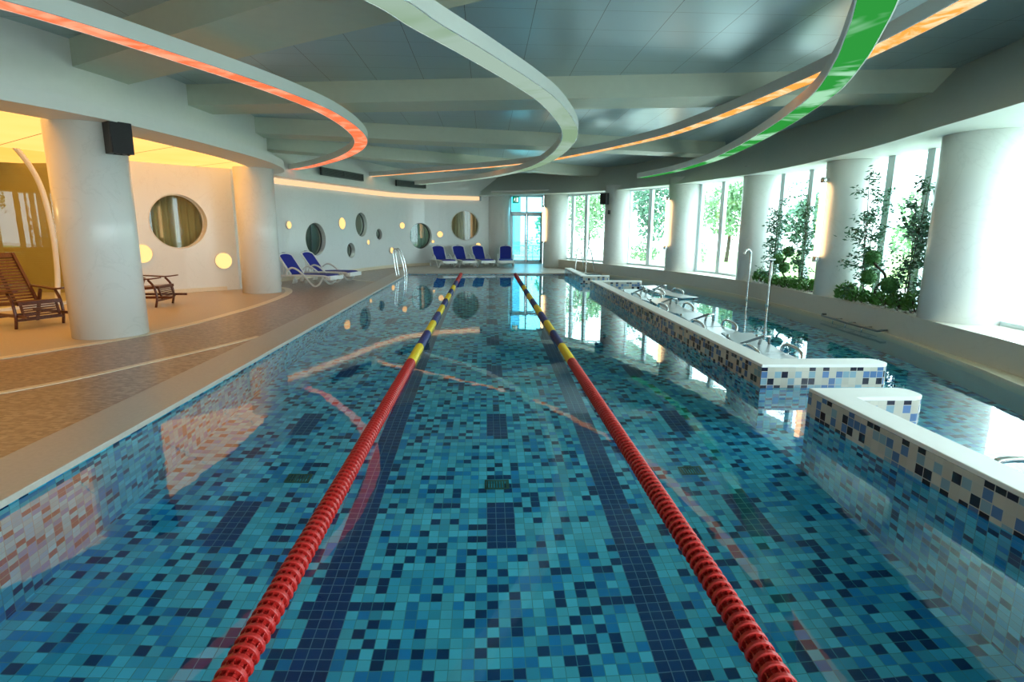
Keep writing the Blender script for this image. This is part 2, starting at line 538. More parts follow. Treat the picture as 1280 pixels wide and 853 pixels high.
mb = MB().box(PX + .015, 6.5, PY0 - .5, PY0 + .015, -.042, .006)
structure(mb, 'trim_3', M['coping'], 'pale stone coping at the near pool end', 'coping', bevel=.006)
# niche floor and stripes
back = [(-13, 16.2), (-13, 4.0)]
mb = MB().prism(STR + back, -.01, .004)
structure(mb, 'floor_niche', M['niche_floor'], 'sand coloured stone floor of the lounge niche', 'floor')
mb = MB().sweep(STR, [(0, -.01), (0, .008), (.17, .008), (.17, -.01)])
structure(mb, 'trim_4', M['stripe'], 'cream stone stripe curving round the lounge niche', 'floor stripe')
st2 = cr([(-6.6, 3.6), (-5.4, 4.7), (-4.71, 5.51), (-4.34, 6.07), (-3.95, 6.95), (-3.6, 7.8), (-3.36, 8.5)], 6)
mb = MB().sweep(st2, [(0, -.01), (0, .005), (.10, .005), (.10, -.01)])
structure(mb, 'trim_5', M['stripe'], 'thin pale stripe running across the brown deck to the coping', 'floor stripe')
st3 = cr([(-3.38, 17.4), (-3.9, 17.95), (-4.7, 19.0), (-5.45, 20.0)], 6)
mb = MB().sweep(st3, [(0, -.01), (0, .005), (.08, .005), (.08, -.01)])
structure(mb, 'trim_6', M['stripe'], 'thin pale stripe on the deck in front of the portholed wall', 'floor stripe')

# round openings: centre, facing angle of the wall tangent, radius
PORT = {'olive': ((-7.47, 14.41, 1.73), 53.1, .65), 'dark': ((-5.62, 19.32, 1.24), 70.5, .53), 'oval': ((-4.69, 22.03, 1.74), 72.4, .44),
        'low': ((-4.94, 21.24, .81), 72.4, .27), 'small': ((-4.25, 23.25, 1.38), 64.5, .21), 'teal': ((-2.82, 25.28, 1.30), 43.3, .55), 'brown': ((-.95, 26.15, 1.76), 18.9, .66)}
def frame_at(c, deg):
    """local x along the wall, y outward through it, z up"""
    a = radians(deg)
    t = Vector((cos(a), sin(a), 0)); n = Vector((-sin(a), cos(a), 0))
    Mx = Matrix((t, n, Vector((0, 0, 1)))).transposed().to_4x4()
    Mx.translation = Vector(c)
    return Mx
ROT = Matrix.Rotation(-pi / 2, 4, 'X')   # lathe z -> local y (through the wall)
mb = MB().sweep(W_L, [(0, 0), (0, CEIL), (.24, CEIL), (.24, 0)])
wall = mb.build('wall_left', M['marble_wall'])
tag(wall, 'curved pale marble wall with round windows behind the loungers', 'wall', None, 'structure')
cut = MB()
for k, (c, deg, r) in PORT.items():
    cut.lathe([(r, -.5), (r, .6)], 48, 0, frame_at(c, deg) @ ROT, False)
cutter = cut.build('cutter', M['marble_wall'])
bo = wall.modifiers.new('holes', 'BOOLEAN'); bo.operation = 'DIFFERENCE'; bo.object = cutter; bo.solver = 'EXACT'
bpy.context.view_layer.update()
ev = wall.evaluated_get(bpy.context.evaluated_depsgraph_get())
me = bpy.data.meshes.new_from_object(ev)
wall.modifiers.clear()
wall.data = me
bpy.data.objects.remove(cutter)

# corridor behind the wall, lounge room behind the glass
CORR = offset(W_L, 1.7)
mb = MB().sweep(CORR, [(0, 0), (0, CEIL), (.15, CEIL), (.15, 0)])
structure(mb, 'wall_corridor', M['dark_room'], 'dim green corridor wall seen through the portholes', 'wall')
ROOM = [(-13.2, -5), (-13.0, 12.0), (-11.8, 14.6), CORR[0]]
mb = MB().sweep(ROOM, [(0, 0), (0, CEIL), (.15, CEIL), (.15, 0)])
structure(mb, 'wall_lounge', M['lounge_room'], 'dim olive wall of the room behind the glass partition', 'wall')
mb = MB().box(-13.2, 7.5, -5.2, -5, -.3, .3).box(-13.2, 7.5, -5.2, -5, 3.3, 4.05).box(-13.2, -.8, -5.2, -5, .3, 3.3).box(6.4, 7.5, -5.2, -5, .3, 3.3)
for x in (2.6,): mb.box(x - .2, x + .2, -5.2, -5, .3, 3.3)
structure(mb, 'wall_front', M['white'], 'white wall behind the viewer with two windows added for fill light', 'wall')
for k, (xa, xb) in enumerate(((-.8, 2.4), (2.8, 6.4))):  # unseen windows, added to let frontal fill daylight into the hall
    root = tag(thing('window_%d' % (15 + k), ((xa + xb) / 2, -5.1, .3), 0, ('added fill light window behind the viewer, nearer the lounge side', 'added fill light window behind the viewer, at the window wall corner')[k], 'window'), kind='structure')
    h_ = (xb - xa) / 2
    MB().add([(-h_, 0, 0), (h_, 0, 0), (h_, 0, 3), (-h_, 0, 3)], [(0, 1, 2, 3)]).build('pane', M['pane'], root, fix=False)
    MB().box(-h_, -h_ + .07, -.05, .05, 0, 3).box(h_ - .07, h_, -.05, .05, 0, 3).box(-.04, .04, -.05, .05, 0, 3).box(-h_, h_, -.05, .05, 0, .07).box(-h_, h_, -.05, .05, 2.93, 3).build('frame', M['alu'], root)
mb = MB()
mb.beam((.45, 26.62, 1.95), (1.06, 27.5, 1.95), .2, 3.9)
mb.beam((2.72, 27.5, 1.95), (3.2, 27.5, 1.95), .2, 3.9)
mb.beam((3.15, 27.5, 1.95), (3.25, 25.0, 1.95), .2, 3.9)
mb.box(.9, 3.2, 27.4, 27.6, 3.17, 3.95)
structure(mb, 'wall_back', M['marble_wall'], 'pale wall piece round the glazed door at the far end', 'wall')
# skirting light strip
sk = [p for p in W_L if p[1] > 17.0 and p[0] < -2.3]
mb = MB().sweep(sk, [(-.03, 0), (-.03, .12), (.01, .12), (.01, 0)])
structure(mb, 'baseboard_left', M['stripe'], 'low cream skirting at the foot of the portholed wall', 'baseboard')
nk = [p for p in W_L if p[1] < 15.2]
mb = MB().sweep(nk, [(-.03, 0), (-.03, .10), (.01, .10), (.01, 0)])
structure(mb, 'baseboard_niche', M['stripe'], 'low cream skirting along the niche wall', 'baseboard')

# ceiling and beams
mb = MB().box(-14.5, 7.6, -5.2, 29, CEIL, CEIL + .12)
structure(mb, 'ceiling', M['ceiling'], 'grey metal panel ceiling over the pool', 'ceiling')
s = (BEAM - 1.6) / 1.85
def beam_(pts, label):
    mb = MB().prism([(x * s, y * s) for x, y in pts], BEAM, CEIL + .01)
    structure(mb, 'ceiling_beam', M['beam'], label, 'beam')
beam_([(-5.35, 7.75), (-1.69, 5.23), (.9, 3.4), (1.7, 4.0), (-.76, 5.62), (-5.1, 8.5)], 'diagonal grey green ceiling beam nearest the viewer at left')
beam_([(-4.7, 9.55), (6.3, 7.85), (6.4, 8.6), (-4.6, 10.25)], 'long grey green ceiling beam crossing the middle of the pool')
beam_([(-4.65, 12.06), (5.9, 14.45), (5.75, 15.15), (-4.85, 12.7)], 'second grey green ceiling beam behind the middle one')
beam_([(-5.4, 14.4), (4.6, 20.85), (4.35, 21.3), (-5.6, 15.0)], 'far slanting grey green ceiling beam before the end wall')

# left bulkhead over the niche: lip, wall above it, niche soffit and ceiling
UP = offset(LIP, .36)
mb = MB().sweep(UP, [(0, SOF + .17), (0, CEIL), (.15, CEIL), (.15, SOF + .17)])
structure(mb, 'bulkhead_left', M['white'], 'tall white curved bulkhead wall above the lounge niche', 'bulkhead')
mb = MB().sweep(LIP, [(0, SOF), (0, SOF + .19), (.5, SOF + .19), (.76, SOF + .08), (.76, SOF)], mi=0)
structure(mb, 'bulkhead_lip', M['soffit'], 'white curved lip under the left bulkhead resting on two columns', 'soffit')
mb = MB().prism(offset(LIP, .70) + [(-8.0, 16.6), (-13.2, 13), (-13.2, 2)], SOF + .06, SOF + .10)
structure(mb, 'ceiling_niche', M['lit_ceiling'], 'glowing warm stretch ceiling inside the lounge niche', 'ceiling')

# far-left bulkhead: lip offset from the portholed wall, face above
BK = [p for p in W_L if p[1] > 16.2]
BL = offset(BK, -.42)
mb = MB().sweep(BL, [(0, 3.05), (0, 3.2), (-.0, 3.2), (.3, 3.2), (.55, 3.05)])
structure(mb, 'soffit_back', M['soffit'], 'white lip running above the portholed wall', 'soffit')
mb = MB().sweep(offset(BL, .10), [(0, 3.2), (0, CEIL), (.15, CEIL), (.15, 3.2)])
structure(mb, 'bulkhead_back', M['white'], 'white bulkhead face with two vents above the portholed wall', 'bulkhead')
cs = [p for p in W_L if p[1] > 16.6 and p[0] < -.2]
mb = MB()
mb.sweep(offset(cs, -.07), [(0, 2.88), (0, 3.03), (.06, 3.03), (.06, 2.88)])
root = thing('strip_light', (-3.6, 24.4, 2.88), 0, 'long warm light strip along the top of the portholed wall', 'strip light')
o = mb.build('diffuser', M['cove'], root); o.matrix_parent_inverse = Matrix.Translation((3.6, -24.4, -2.88))
e_ = offset(cs, -.04)[-1]
o = MB().box(e_[0] - .02, e_[0] + .06, e_[1] - .10, e_[1] + .06, 2.85, 3.05).build('end_cap', M['dark_metal'], root); o.matrix_parent_inverse = Matrix.Translation((3.6, -24.4, -2.88))

# right fascia and soffit
mb = MB()
ft = offset(FAS, -.92)
n = len(FAS)
gl = resample(GLZ, n)
vs = []
for a, b, g in zip(FAS, ft, gl):
    z = zf(a[1])
    vs += [(b[0], b[1], CEIL), (a[0], a[1], z), (g[0] + .15, g[1] + .1, zf(g[1]) + .0)]
fs, ms = [], []
for i in range(n - 1):
    mb.add([], [])
    for k in range(2):
        fs.append((i * 3 + k, (i + 1) * 3 + k, (i + 1) * 3 + k + 1, i * 3 + k + 1))
mb.add(vs, fs)
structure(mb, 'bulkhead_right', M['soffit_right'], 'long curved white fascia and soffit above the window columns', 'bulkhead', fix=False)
# end soffit over the door
mb = MB().prism([(.2, 25.3), (2.3, 24.0), (4.2, 23.6), (3.3, 27.6), (.3, 27.6)], 3.17, 3.22)
structure(mb, 'soffit_door', M['soffit'], 'white soffit over the glazed door', 'soffit')

# right parapet with stone sill
N = normals2(PAR)
mb = MB()
outer = []
for p in PAR:
    outer.append(p)
gp = resample(GLZ, len(PAR))
vs, fs = [], []
for p, g in zip(PAR, gp):
    vs += [(p[0], p[1], FZ), (p[0], p[1], .35), (p[0] - .0, p[1], .36), (g[0] + .25, g[1] + .08, .36), (g[0] + .25, g[1] + .08, FZ)]
for i in range(len(PAR) - 1):
    for k in range(4):
        fs.append((i * 5 + k, (i + 1) * 5 + k, (i + 1) * 5 + k + 1, i * 5 + k + 1))
mb.add(vs, fs)
structure(mb, 'wall_right', M['sill'], 'low beige stone parapet and sill under the windows', 'parapet')
# curb strip by the water, widening towards the viewer
mb = MB()
vs, fs = [], []
for p, nn in zip(PAR, N):
    w = .03 + .20 * max(0, min(1, (9 - p[1]) / 3.2))
    vs += [(p[0] + nn[0] * w, p[1] + nn[1] * w, -.3), (p[0] + nn[0] * w, p[1] + nn[1] * w, .0), (p[0] - nn[0] * .02, p[1] - nn[1] * .02, .0)]
for i in range(len(PAR) - 1):
    for k in range(2):
        fs.append((i * 3 + k, (i + 1) * 3 + k, (i + 1) * 3 + k + 1, i * 3 + k + 1))
mb.add(vs, fs)
structure(mb, 'trim_7', M['stripe'], 'narrow cream curb between the water and the window parapet', 'curb')

# columns
def column(x, y, r, z1, label):
    mb = MB().lathe([(r + .0, -.0 if x < 1 else -.3), (r, z1)], 64, 0, Matrix.Translation((x, y, 0)))
    structure(mb, 'column', M['marble'], label, 'column')
column(-5.67, 8.72, .485, SOF + .02, 'fat white marble column nearest at left, carrying a speaker')
column(-5.66, 14.60, .455, SOF + .02, 'white marble column at the far end of the lounge niche')
RC = [(2.98, 24.8, .53), (4.88, 21.37, .50), (6.16, 17.9, .50), (6.92, 14.45, .45), (7.02, 11.0, .46), (6.86, 7.85, .52)]
RL = ['white column right of the far glazed door, with a lamp tube', 'white column with a small black speaker near the far right ladder',
      'white column with a lamp tube, third along the window wall from the far door', 'white column left of the first planted window',
      'white column with a lamp tube between the two planted windows', 'fat white column nearest at right']
for (x, y, r), l in zip(RC, RL):
    column(x, y, r, 3.2, l)
column(.56, 26.75, .52, 3.2, 'white rounded column left of the far glazed door')

# bay windows on the curved glazing
def near_i(C, x, y):
    return min(range(len(C)), key=lambda i: hypot(C[i][0] - x, C[i][1] - y))
GF = resample(GLZ, 400)
bounds = [(3.25, 25.2)] + [(c[0] + .25, c[1]) for c in RC] + [(6.1, 2.4)]
mull = {1: [(4.1, 23.59), (3.67, 24.43)], 2: [(5.24, 21.08), (5.72, 20.0)], 3: [(6.53, 17.5), (6.79, 16.44)], 4: [(7.11, 13.72), (7.15, 12.58)], 5: [(7.18, 10.12), (7.2, 9.23)], 6: [(7.08, 7.51), (6.75, 5.3), (6.3, 3.4)]}
wl = {1: 'far bay window left of the column with the speaker', 2: 'tall bay window between the speaker column and the next lamp column', 3: 'tall bay window left of the first planted one',
      4: 'planted bay window with slim shrubs and shower pipes before it', 5: 'planted bay window with three clipped green balls before it', 6: 'bay window at the right edge beyond the nearest column'}
for b in range(1, 7):
    i0, i1 = sorted((near_i(GF, *bounds[b]), near_i(GF, *bounds[b + 1])))
    seg = GF[i0:i1 + 1]
    mid = seg[len(seg) // 2]
    root = tag(thing('window_%d' % (b + 7), (mid[0], mid[1], .36), 0, wl[b], 'window'), kind='structure')
    inv = Matrix.Translation((-mid[0], -mid[1], -.36))
    o = MB().sweep(seg, [(0, .40), (0, 3.06)], closed_prof=False, cap=False).build('pane', M['pane'], root, fix=False); o.matrix_parent_inverse = inv
    f = MB()
    f.sweep(seg, [(-.05, .36), (-.05, .42), (.07, .42), (.07, .36)])
    f.sweep(seg, [(-.05, 2.98), (-.05, 3.10), (.07, 3.10), (.07, 2.98)])
    for mx, my in mull[b]:
        k = near_i(GF, mx, my)
        t = Vector((GF[min(k + 1, 399)][0] - GF[max(k - 1, 0)][0], GF[min(k + 1, 399)][1] - GF[max(k - 1, 0)][1], 0)).normalized()
        f.beam((mx, my, .36), (mx, my, 3.08), .10, .17, up=t)
    o = f.build('frame', M['alu'], root); o.matrix_parent_inverse = inv

# glazed door at the far end
DX0, DX1, DY = 1.12, 2.66, 27.45
root = tag(thing('door_1', (1.9, DY, 0), 0, 'double glazed door with blue panes at the far end', 'door'), kind='structure')
f = MB()
f.box(-.78, .78, -.06, .06, 2.32, 2.42)
for x in (-.78, .72): f.box(x, x + .06, -.06, .06, 0, 3.17)
f.box(-.03, .03, -.05, .05, 2.42, 3.17)
f.box(-.78, .78, -.06, .06, 3.10, 3.17)
f.box(-.78, .78, -.08, .06, -.0, .05)
f.build('frame', M['door_frame'], root)
for sx in (-1, 1):
    lf = MB()
    x0, x1 = (-.72, -.005) if sx < 0 else (.005, .72)
    for a, b in ((x0, x0 + .07), (x1 - .07, x1)): lf.box(a, b, -.03, .03, .05, 2.32)
    lf.box(x0, x1, -.03, .03, .05, .17).box(x0, x1, -.03, .03, 2.23, 2.32)
    leaf = lf.build('door_leaf', M['door_frame'], root)
    MB().box(x0 + .07, x1 - .07, -.006, .006, .17, 2.23).build('pane', M['door_pane'], leaf)
    hx = -.05 if sx < 0 else .05
    MB().tube([(hx, -.03, .95), (hx, -.09, .98), (hx, -.09, 1.35), (hx, -.03, 1.38)], .014, 8).build('handle', M['dark_metal'], leaf)
    MB().box(x0, x1, -.006, .006, 2.42, 3.10).build('transom_pane', M['door_pane'], root)

# left glass partition with the white bowed frame
root = tag(thing('window_14', (-9.2, 11, 0), 0, 'tall glass partition of the lounge niche behind the wooden chair', 'glass partition'), kind='structure')
inv = Matrix.Translation((9.2, -11, 0))
o = MB().sweep(GLASS_L, [(0, .03), (0, 3.2)], closed_prof=False, cap=False).build('pane', M['lounge_pane'], root, fix=False); o.matrix_parent_inverse = inv
f = MB().sweep(GLASS_L, [(-.05, 3.16), (-.05, 3.24), (.05, 3.24), (.05, 3.16)])
f.sweep(GLASS_L, [(-.06, 0), (-.06, .06), (.06, .06), (.06, 0)])
o = f.build('frame', M['frame_white'], root); o.matrix_parent_inverse = inv
arch = cr([(-8.90, 12.13, 0.05), (-8.86, 12.2, .7), (-8.85, 12.21, 1.5), (-8.88, 12.14, 2.3), (-8.95, 11.98, 2.8), (-9.05, 11.72, 3.2)], 6)
o = MB().tube(arch, .05, 8).build('arch_frame', M['frame_white'], root); o.matrix_parent_inverse = inv

# round windows: frame ring and pane in each opening
pl = {'olive': 'large round window with olive drapes in the niche wall', 'dark': 'large dark round window above the left pair of blue loungers',
      'oval': 'upper narrow looking round window midway along the portholed wall', 'low': 'lower small round window near the loungers', 'small': 'smallest round window right of the upper narrow one',
      'teal': 'round window with pale teal drapes above the left ladder', 'brown': 'round window with brown drapes above the far loungers'}
for i, (k, (c, deg, r)) in enumerate(PORT.items()):
    root = tag(thing('window_%d' % (i + 1), c, radians(deg), pl[k], 'round window'), kind='structure')
    y0 = .06 if k in ('brown', 'olive') else .16
    MB().lathe([(r - .03, y0 - .02), (r - .03, y0 + .02), (r + .004, y0 + .02), (r + .004, y0 - .02), (r - .03, y0 - .02)], 48, 0, ROT).build('frame', M['frame_white'] if k in ('brown', 'olive') else M['dark_metal'], root)
    MB().lathe([(.0005, y0), (r - .02, y0)], 48, 0, ROT, cap=False).build('pane', M['dark_pane'], root, fix=False)
    if k == 'dark':
        m_ = MB().box(-.02, .02, y0 + .0, y0 + .04, -r + .02, r - .02)
        m_.build('mullion', M['dark_metal'], root)
    if k in ('olive', 'brown', 'teal'):
        mat = M['curtain_' + k]
        dd = .40
        hw = r + .28
        pts = [(-hw + 2 * hw * t / 90, dd + .045 * sin(t * .85) + .03 * sin(t * .31 + 1)) for t in range(91)]
        m_ = MB().sweep(pts, [(0, -c[2] + .05), (0, 1.2)], closed_prof=False, cap=False, smooth=True)
        for sgn in (1,):
            pass
        cu = m_.build('curtain', mat, fix=False)
        so = cu.modifiers.new('thick', 'SOLIDIFY'); so.thickness = .008
        cu.location = c; cu.rotation_euler = (0, 0, radians(deg))
        tag(cu, {'olive': 'olive drape hanging behind the niche round window', 'brown': 'brown pleated drape behind the far round window', 'teal': 'pale teal drape behind the round window above the ladder'}[k], 'curtain')

# round wall lamps
LAMP = [((-6.75, 15.03, .76), 40, .20, 'large round wall lamp low beside the second column in the niche'), ((-7.99, 13.71, .99), 53, .21, 'round wall lamp half hidden behind the nearest left column'),
        ((-6.06, 18.06, 1.69), 70.5, .113, 'small round wall lamp just right of the niche column'), ((-5.11, 20.75, 1.77), 70.4, .20, 'biggest round wall lamp right of the dark round window'),
        ((-4.56, 22.43, 1.08), 72.4, .09, 'faint small round lamp below the upper narrow window'), ((-3.92, 23.96, .72), 64.5, .118, 'low small round lamp left of the ladder top'),
        ((-3.55, 24.58, 1.73), 43.3, .127, 'small round lamp left of the teal draped window'), ((-2.06, 25.77, 1.37), 18.9, .13, 'round lamp between teal and brown draped windows'),
        ((-2.37, 25.66, 1.05), 18.9, .06, 'tiny round lamp above the leftmost far lounger'), ((-.38, 26.34, .87), 18.9, .12, 'round lamp peeping over the third far lounger')]
for c, deg, r, l in LAMP:
    root = thing('wall_lamp', c, radians(deg), l, 'wall lamp', 'round lamps in the curved wall')
    MB().lathe([(r, .05), (r, -.03), (r + .012, -.03), (r + .012, .05)], 32, 0, ROT, cap=False).build('bezel', M['frame_white'], root)
    MB().lathe([(.0005, -.028), (r * .5, -.027), (r, -.02), (r, .05)], 32, 0, ROT).build('diffuser', M['disc'], root)

# vents
def vent(p, q, z0, z1, label):
    d = Vector((q[0] - p[0], q[1] - p[1], 0)); L = d.length
    a = atan2(d.y, d.x)
    root = thing('air_vent', ((p[0] + q[0]) / 2, (p[1] + q[1]) / 2, z0), a, label, 'vent', 'air vents in the bulkhead')
    h = z1 - z0
    MB().box(-L / 2, L / 2, 0, .06, 0, h).build('backing', M['black'], root)
    f = MB()
    f.box(-L / 2, L / 2, -.04, .02, 0, .03).box(-L / 2, L / 2, -.04, .02, h - .03, h)
    f.box(-L / 2, -L / 2 + .03, -.04, .02, 0, h).box(L / 2 - .03, L / 2, -.04, .02, 0, h)
    f.box(.0, .03, -.04, .02, 0, h)
    f.build('frame', M['vent_dark'], root)
    sl = MB()
    for k in range(1, 7):
        sl.box(-L / 2 + .02, L / 2 - .02, -.03, .01, h * k / 7 - .008, h * k / 7 + .008)
    sl.build('slats', M['vent_dark'], root)
BF = offset(BL, .10)
def onface(y):
    i = min(range(len(BF)), key=lambda k: abs(BF[k][1] - y)); return BF[i]
vent((-5.22, 18.95), (-4.42, 21.3), 3.26, 3.50, 'longer grey air vent near the red ring')
vent((-3.55, 23.45), (-2.55, 24.75), 3.26, 3.50, 'grey air vent near the orange ring end')

# ------------------------------------------------------------- ceiling rings
def ring(pts, z0, z1, w, glow, label, hang):
    P = cr(pts, 10)
    mid = P[len(P) // 2]
    root = thing('ring_light', (mid[0], mid[1], z0), 0, label, 'ceiling light', 'curved coloured light bands under the ceiling')
    inv = Matrix.Translation((-mid[0], -mid[1], -z0))
    h = w / 2
    o = MB().sweep(P, [(-h, z0 + .004), (-h, z1), (h, z1), (h, z0 + .004), (h - .012, z0), (h - .012, z0 + .03), (-h + .012, z0 + .03), (-h + .012, z0)], smooth=False).build('band', M['band'], root); o.matrix_parent_inverse = inv
    o = MB().sweep(P, [(-h + .012, z0 + .006), (-h + .012, z0 + .02), (h - .012, z0 + .02), (h - .012, z0 + .006)]).build('diffuser', glow, root); o.matrix_parent_inverse = inv
ring([(-6.4, 2.9), (-5.2, 3.6), (-4.3, 4.45), (-3.8, 5.05), (-3.55, 5.5), (-3.28, 6.15), (-2.95, 7.0), (-2.65, 7.9), (-2.42, 8.9), (-2.34, 9.8), (-2.34, 10.6), (-2.4, 11.4), (-2.54, 12.2), (-2.88, 13.3), (-3.45, 14.55), (-4.15, 15.75), (-5.0, 17.0), (-5.75, 17.85)],
     3.3, 3.45, .27, M['glow_red'], 'red orange lit ring band at upper left', (.3, .5, .7))
k_ = (3.27 - 1.6) / 1.7
def sc(P, k): return [(x * k, y * k) for x, y in P]
ring(sc([(-4.2, 2.0), (-2.6, 2.7), (-1.5, 3.7), (-.78, 4.75), (-.53, 5.28), (-.2, 5.9), (.14, 6.57), (.48, 7.27), (.82, 8.07), (1.16, 9.15), (1.42, 10.2), (1.56, 11.1), (1.62, 12.0), (1.63, 13.3), (1.52, 15), (1.28, 16.5), (.8, 18.1), (.1, 19.7), (-.6, 20.8), (-1.65, 22.1), (-2.7, 23.3)], k_),
     3.27, 3.42, .29, M['glow_pale'], 'pale green lit ring band over the middle of the pool', (.2, .35, .5, .7))
ring(sc([(.6, 2.0), (1.6, 2.75), (2.4, 3.7), (2.92, 4.53), (3.3, 5.25), (3.7, 6.07), (4.2, 7.27), (4.54, 8.45), (4.9, 9.97), (5.33, 12.3), (5.58, 14.5), (5.55, 16.8), (5.35, 18.2), (5.12, 19.3)], k_),
     3.27, 3.42, .29, M['glow_green'], 'bright green lit ring band at upper right', (.3, .5, .7))
k_ = (3.50 - 1.6) / 1.7
ring(sc([(2.7, 1.8), (3.2, 2.8), (3.5, 3.6), (3.63, 4.5), (3.7, 5.4), (3.72, 6.4), (3.69, 7.2), (3.63, 8.3), (3.52, 9.4), (3.28, 10.8), (2.72, 12.35), (2.1, 13.7), (1.48, 14.92), (.69, 15.9), (-.5, 17.05), (-2.2, 18.5), (-3.95, 19.95)], k_),
     3.50, 3.65, .25, M['glow_orange'], 'orange lit band sweeping from far left to upper right', (.2, .4, .6, .8))

# ------------------------------------------------------- pool dividing walls
def rounded_bar(x0, x1, y0, y1, r=.12, n=6):
    """plan outline of a bar whose +x end is rounded"""
    P = [(x0, y0), (x1 - r, y0)]
    for k in range(n + 1):
        a = -pi / 2 + pi / 2 * k / n
        P.append((x1 - r + r * cos(a), y0 + r + r * sin(a)))
    for k in range(n + 1):
        a = pi / 2 * k / n
        P.append((x1 - r + r * cos(a), y1 - r + r * sin(a)))
    P.append((x0, y1))
    return P
def divider(outline, label):
    mb = MB().prism(outline, WATER - .003, .172).prism(outline, FZ + .002, WATER - .003, 1)  # darker pool mosaic below the waterline stands in for the water's darkening
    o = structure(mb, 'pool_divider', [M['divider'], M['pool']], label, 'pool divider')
    # stone top a hair wider
    cx = sum(p[0] for p in outline) / len(outline); cy = sum(p[1] for p in outline) / len(outline)
    mb = MB().prism(outline, .172, .205)
    c = mb.build('coping', M['white'], o, bevel=.006)
X0, X1 = 2.93, 3.18
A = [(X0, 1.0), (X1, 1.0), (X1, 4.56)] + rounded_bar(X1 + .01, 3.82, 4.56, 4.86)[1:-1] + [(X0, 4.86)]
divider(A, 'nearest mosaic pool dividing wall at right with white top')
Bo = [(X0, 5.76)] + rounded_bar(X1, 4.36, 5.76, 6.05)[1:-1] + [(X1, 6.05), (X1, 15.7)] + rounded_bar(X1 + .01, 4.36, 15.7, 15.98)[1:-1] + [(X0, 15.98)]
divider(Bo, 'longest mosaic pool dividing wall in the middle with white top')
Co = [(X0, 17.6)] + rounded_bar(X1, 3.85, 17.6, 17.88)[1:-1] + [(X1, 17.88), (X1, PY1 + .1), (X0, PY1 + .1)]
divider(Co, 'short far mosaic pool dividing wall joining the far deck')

# -------------------------------------------------------------- lane ropes
def float_mesh():
    m = MB()
    prof = [(.012, -.027), (.040, -.027), (.040, -.016), (.056, -.015), (.060, -.011), (.060, .003), (.056, .007), (.047, .008), (.047, .013), (.040, .014), (.040, .027), (.012, .027)]
    m.lathe(prof, 24, 0, Matrix.Rotation(-pi / 2, 4, 'X'), smooth=False)
    for k in range(12):
        a = 2 * pi * k / 12
        m.box(-.0025, .0025, -.026, .026, .036, .053, 0, Matrix.Rotation(a, 4, 'Y'))
    return m
fm = float_mesh()
f_me = None
cols = [6.78, 7.86, 8.93, 9.95, 11.0, 12.05, 13.15, 14.25, 15.3, 16.4, 17.8]
pitch = .056
def lane(x, label):
    global f_me
    root = thing('lane_rope', (x, PY0, WATER + .02), 0, label, 'lane rope', 'lane ropes across the pool')
    o = MB().tube([(0, 0, 0), (0, PY1 - PY0, 0)], .008, 6).build('cable', M['metal'], root)
    y0 = 1.35
    for k in range(100):
        if f_me is None:
            o = fm.build('float', M['float_red'], root); f_me = o.data
        else:
            o = bpy.data.objects.new('float', f_me); col.objects.link(o); o.parent = root
        o.location = (0, y0 + k * pitch - PY0, 0)
    rest = MB()
    y = y0 + 100 * pitch
    base = f_me
    pr = [(.044, -.027), (.044, -.015), (.060, -.012), (.060, .006), (.044, .010), (.044, .027)]
    while y < PY1 - .12:
        j = sum(1 for c in cols if y > c)
        mi = 0 if j in (0, 11) else (1 if j % 2 else 2)
        rest.lathe(pr, 14, mi, Matrix.Translation((0, y - PY0, 0)) @ Matrix.Rotation(-pi / 2, 4, 'X'))
        y += pitch
    o = rest.build('float_run', [M['float_red'], M['float_yellow'], M['float_blue']], root); o['kind'] = 'stuff'
    o['label'] = 'far floats in yellow and navy stretches'
lane(-.94, 'left lane rope of red floats with yellow and navy far stretch')
lane(1.07, 'right lane rope of red floats with yellow and navy far stretch')

# underwater lamps, drains
def pool_lamp(loc, rz, label):
    root = thing('underwater_lamp', loc, rz, label, 'pool lamp', 'small lamps set in the pool walls')
    R_ = Matrix.Rotation(pi / 2, 4, 'Y')
    MB().lathe([(.05, .0), (.07, 0), (.07, .015), (.05, .02)], 20, 0, R_).build('bezel', M['metal'], root)
    MB().lathe([(.0005, .018), (.05, .012), (.05, 0)], 20, 0, R_).build('lens', M['poollamp'], root)
pool_lamp((PX, 7.3, -.22), 0, 'small lamp in the left pool wall under the coping')
pool_lamp((X0, 6.6, -.22), pi, 'small lamp in the long dividing wall near its corner')
pool_lamp((X0, 11.6, -.22), pi, 'small lamp halfway along the long dividing wall')
def drain(x, y, label):
    root = thing('floor_drain', (x, y, FZ + .002), 0, label, 'drain', 'drains in the pool floor')
    f = MB()
    for a, b, c, d in ((-.11, .11, -.075, -.06), (-.11, .11, .06, .075), (-.11, -.095, -.075, .075), (.095, .11, -.075, .075)): f.box(a, b, c, d, 0, .012)
    f.build('frame', plain_drain, root)
    g = MB()
    for k in range(8): g.box(-.09 + k * .0245, -.078 + k * .0245, -.06, .06, .002, .01)
    g.build('grate', plain_drain, root)
plain_drain = plain('dull_green_grate', (.06, .16, .12), .6)
drain(.09, 4.78, 'dull drain grate on the pool floor in the middle lane')
drain(-1.70, 4.88, 'dull drain grate on the pool floor in the left lane')
drain(1.92, 4.92, 'dull drain grate on the pool floor in the right lane')

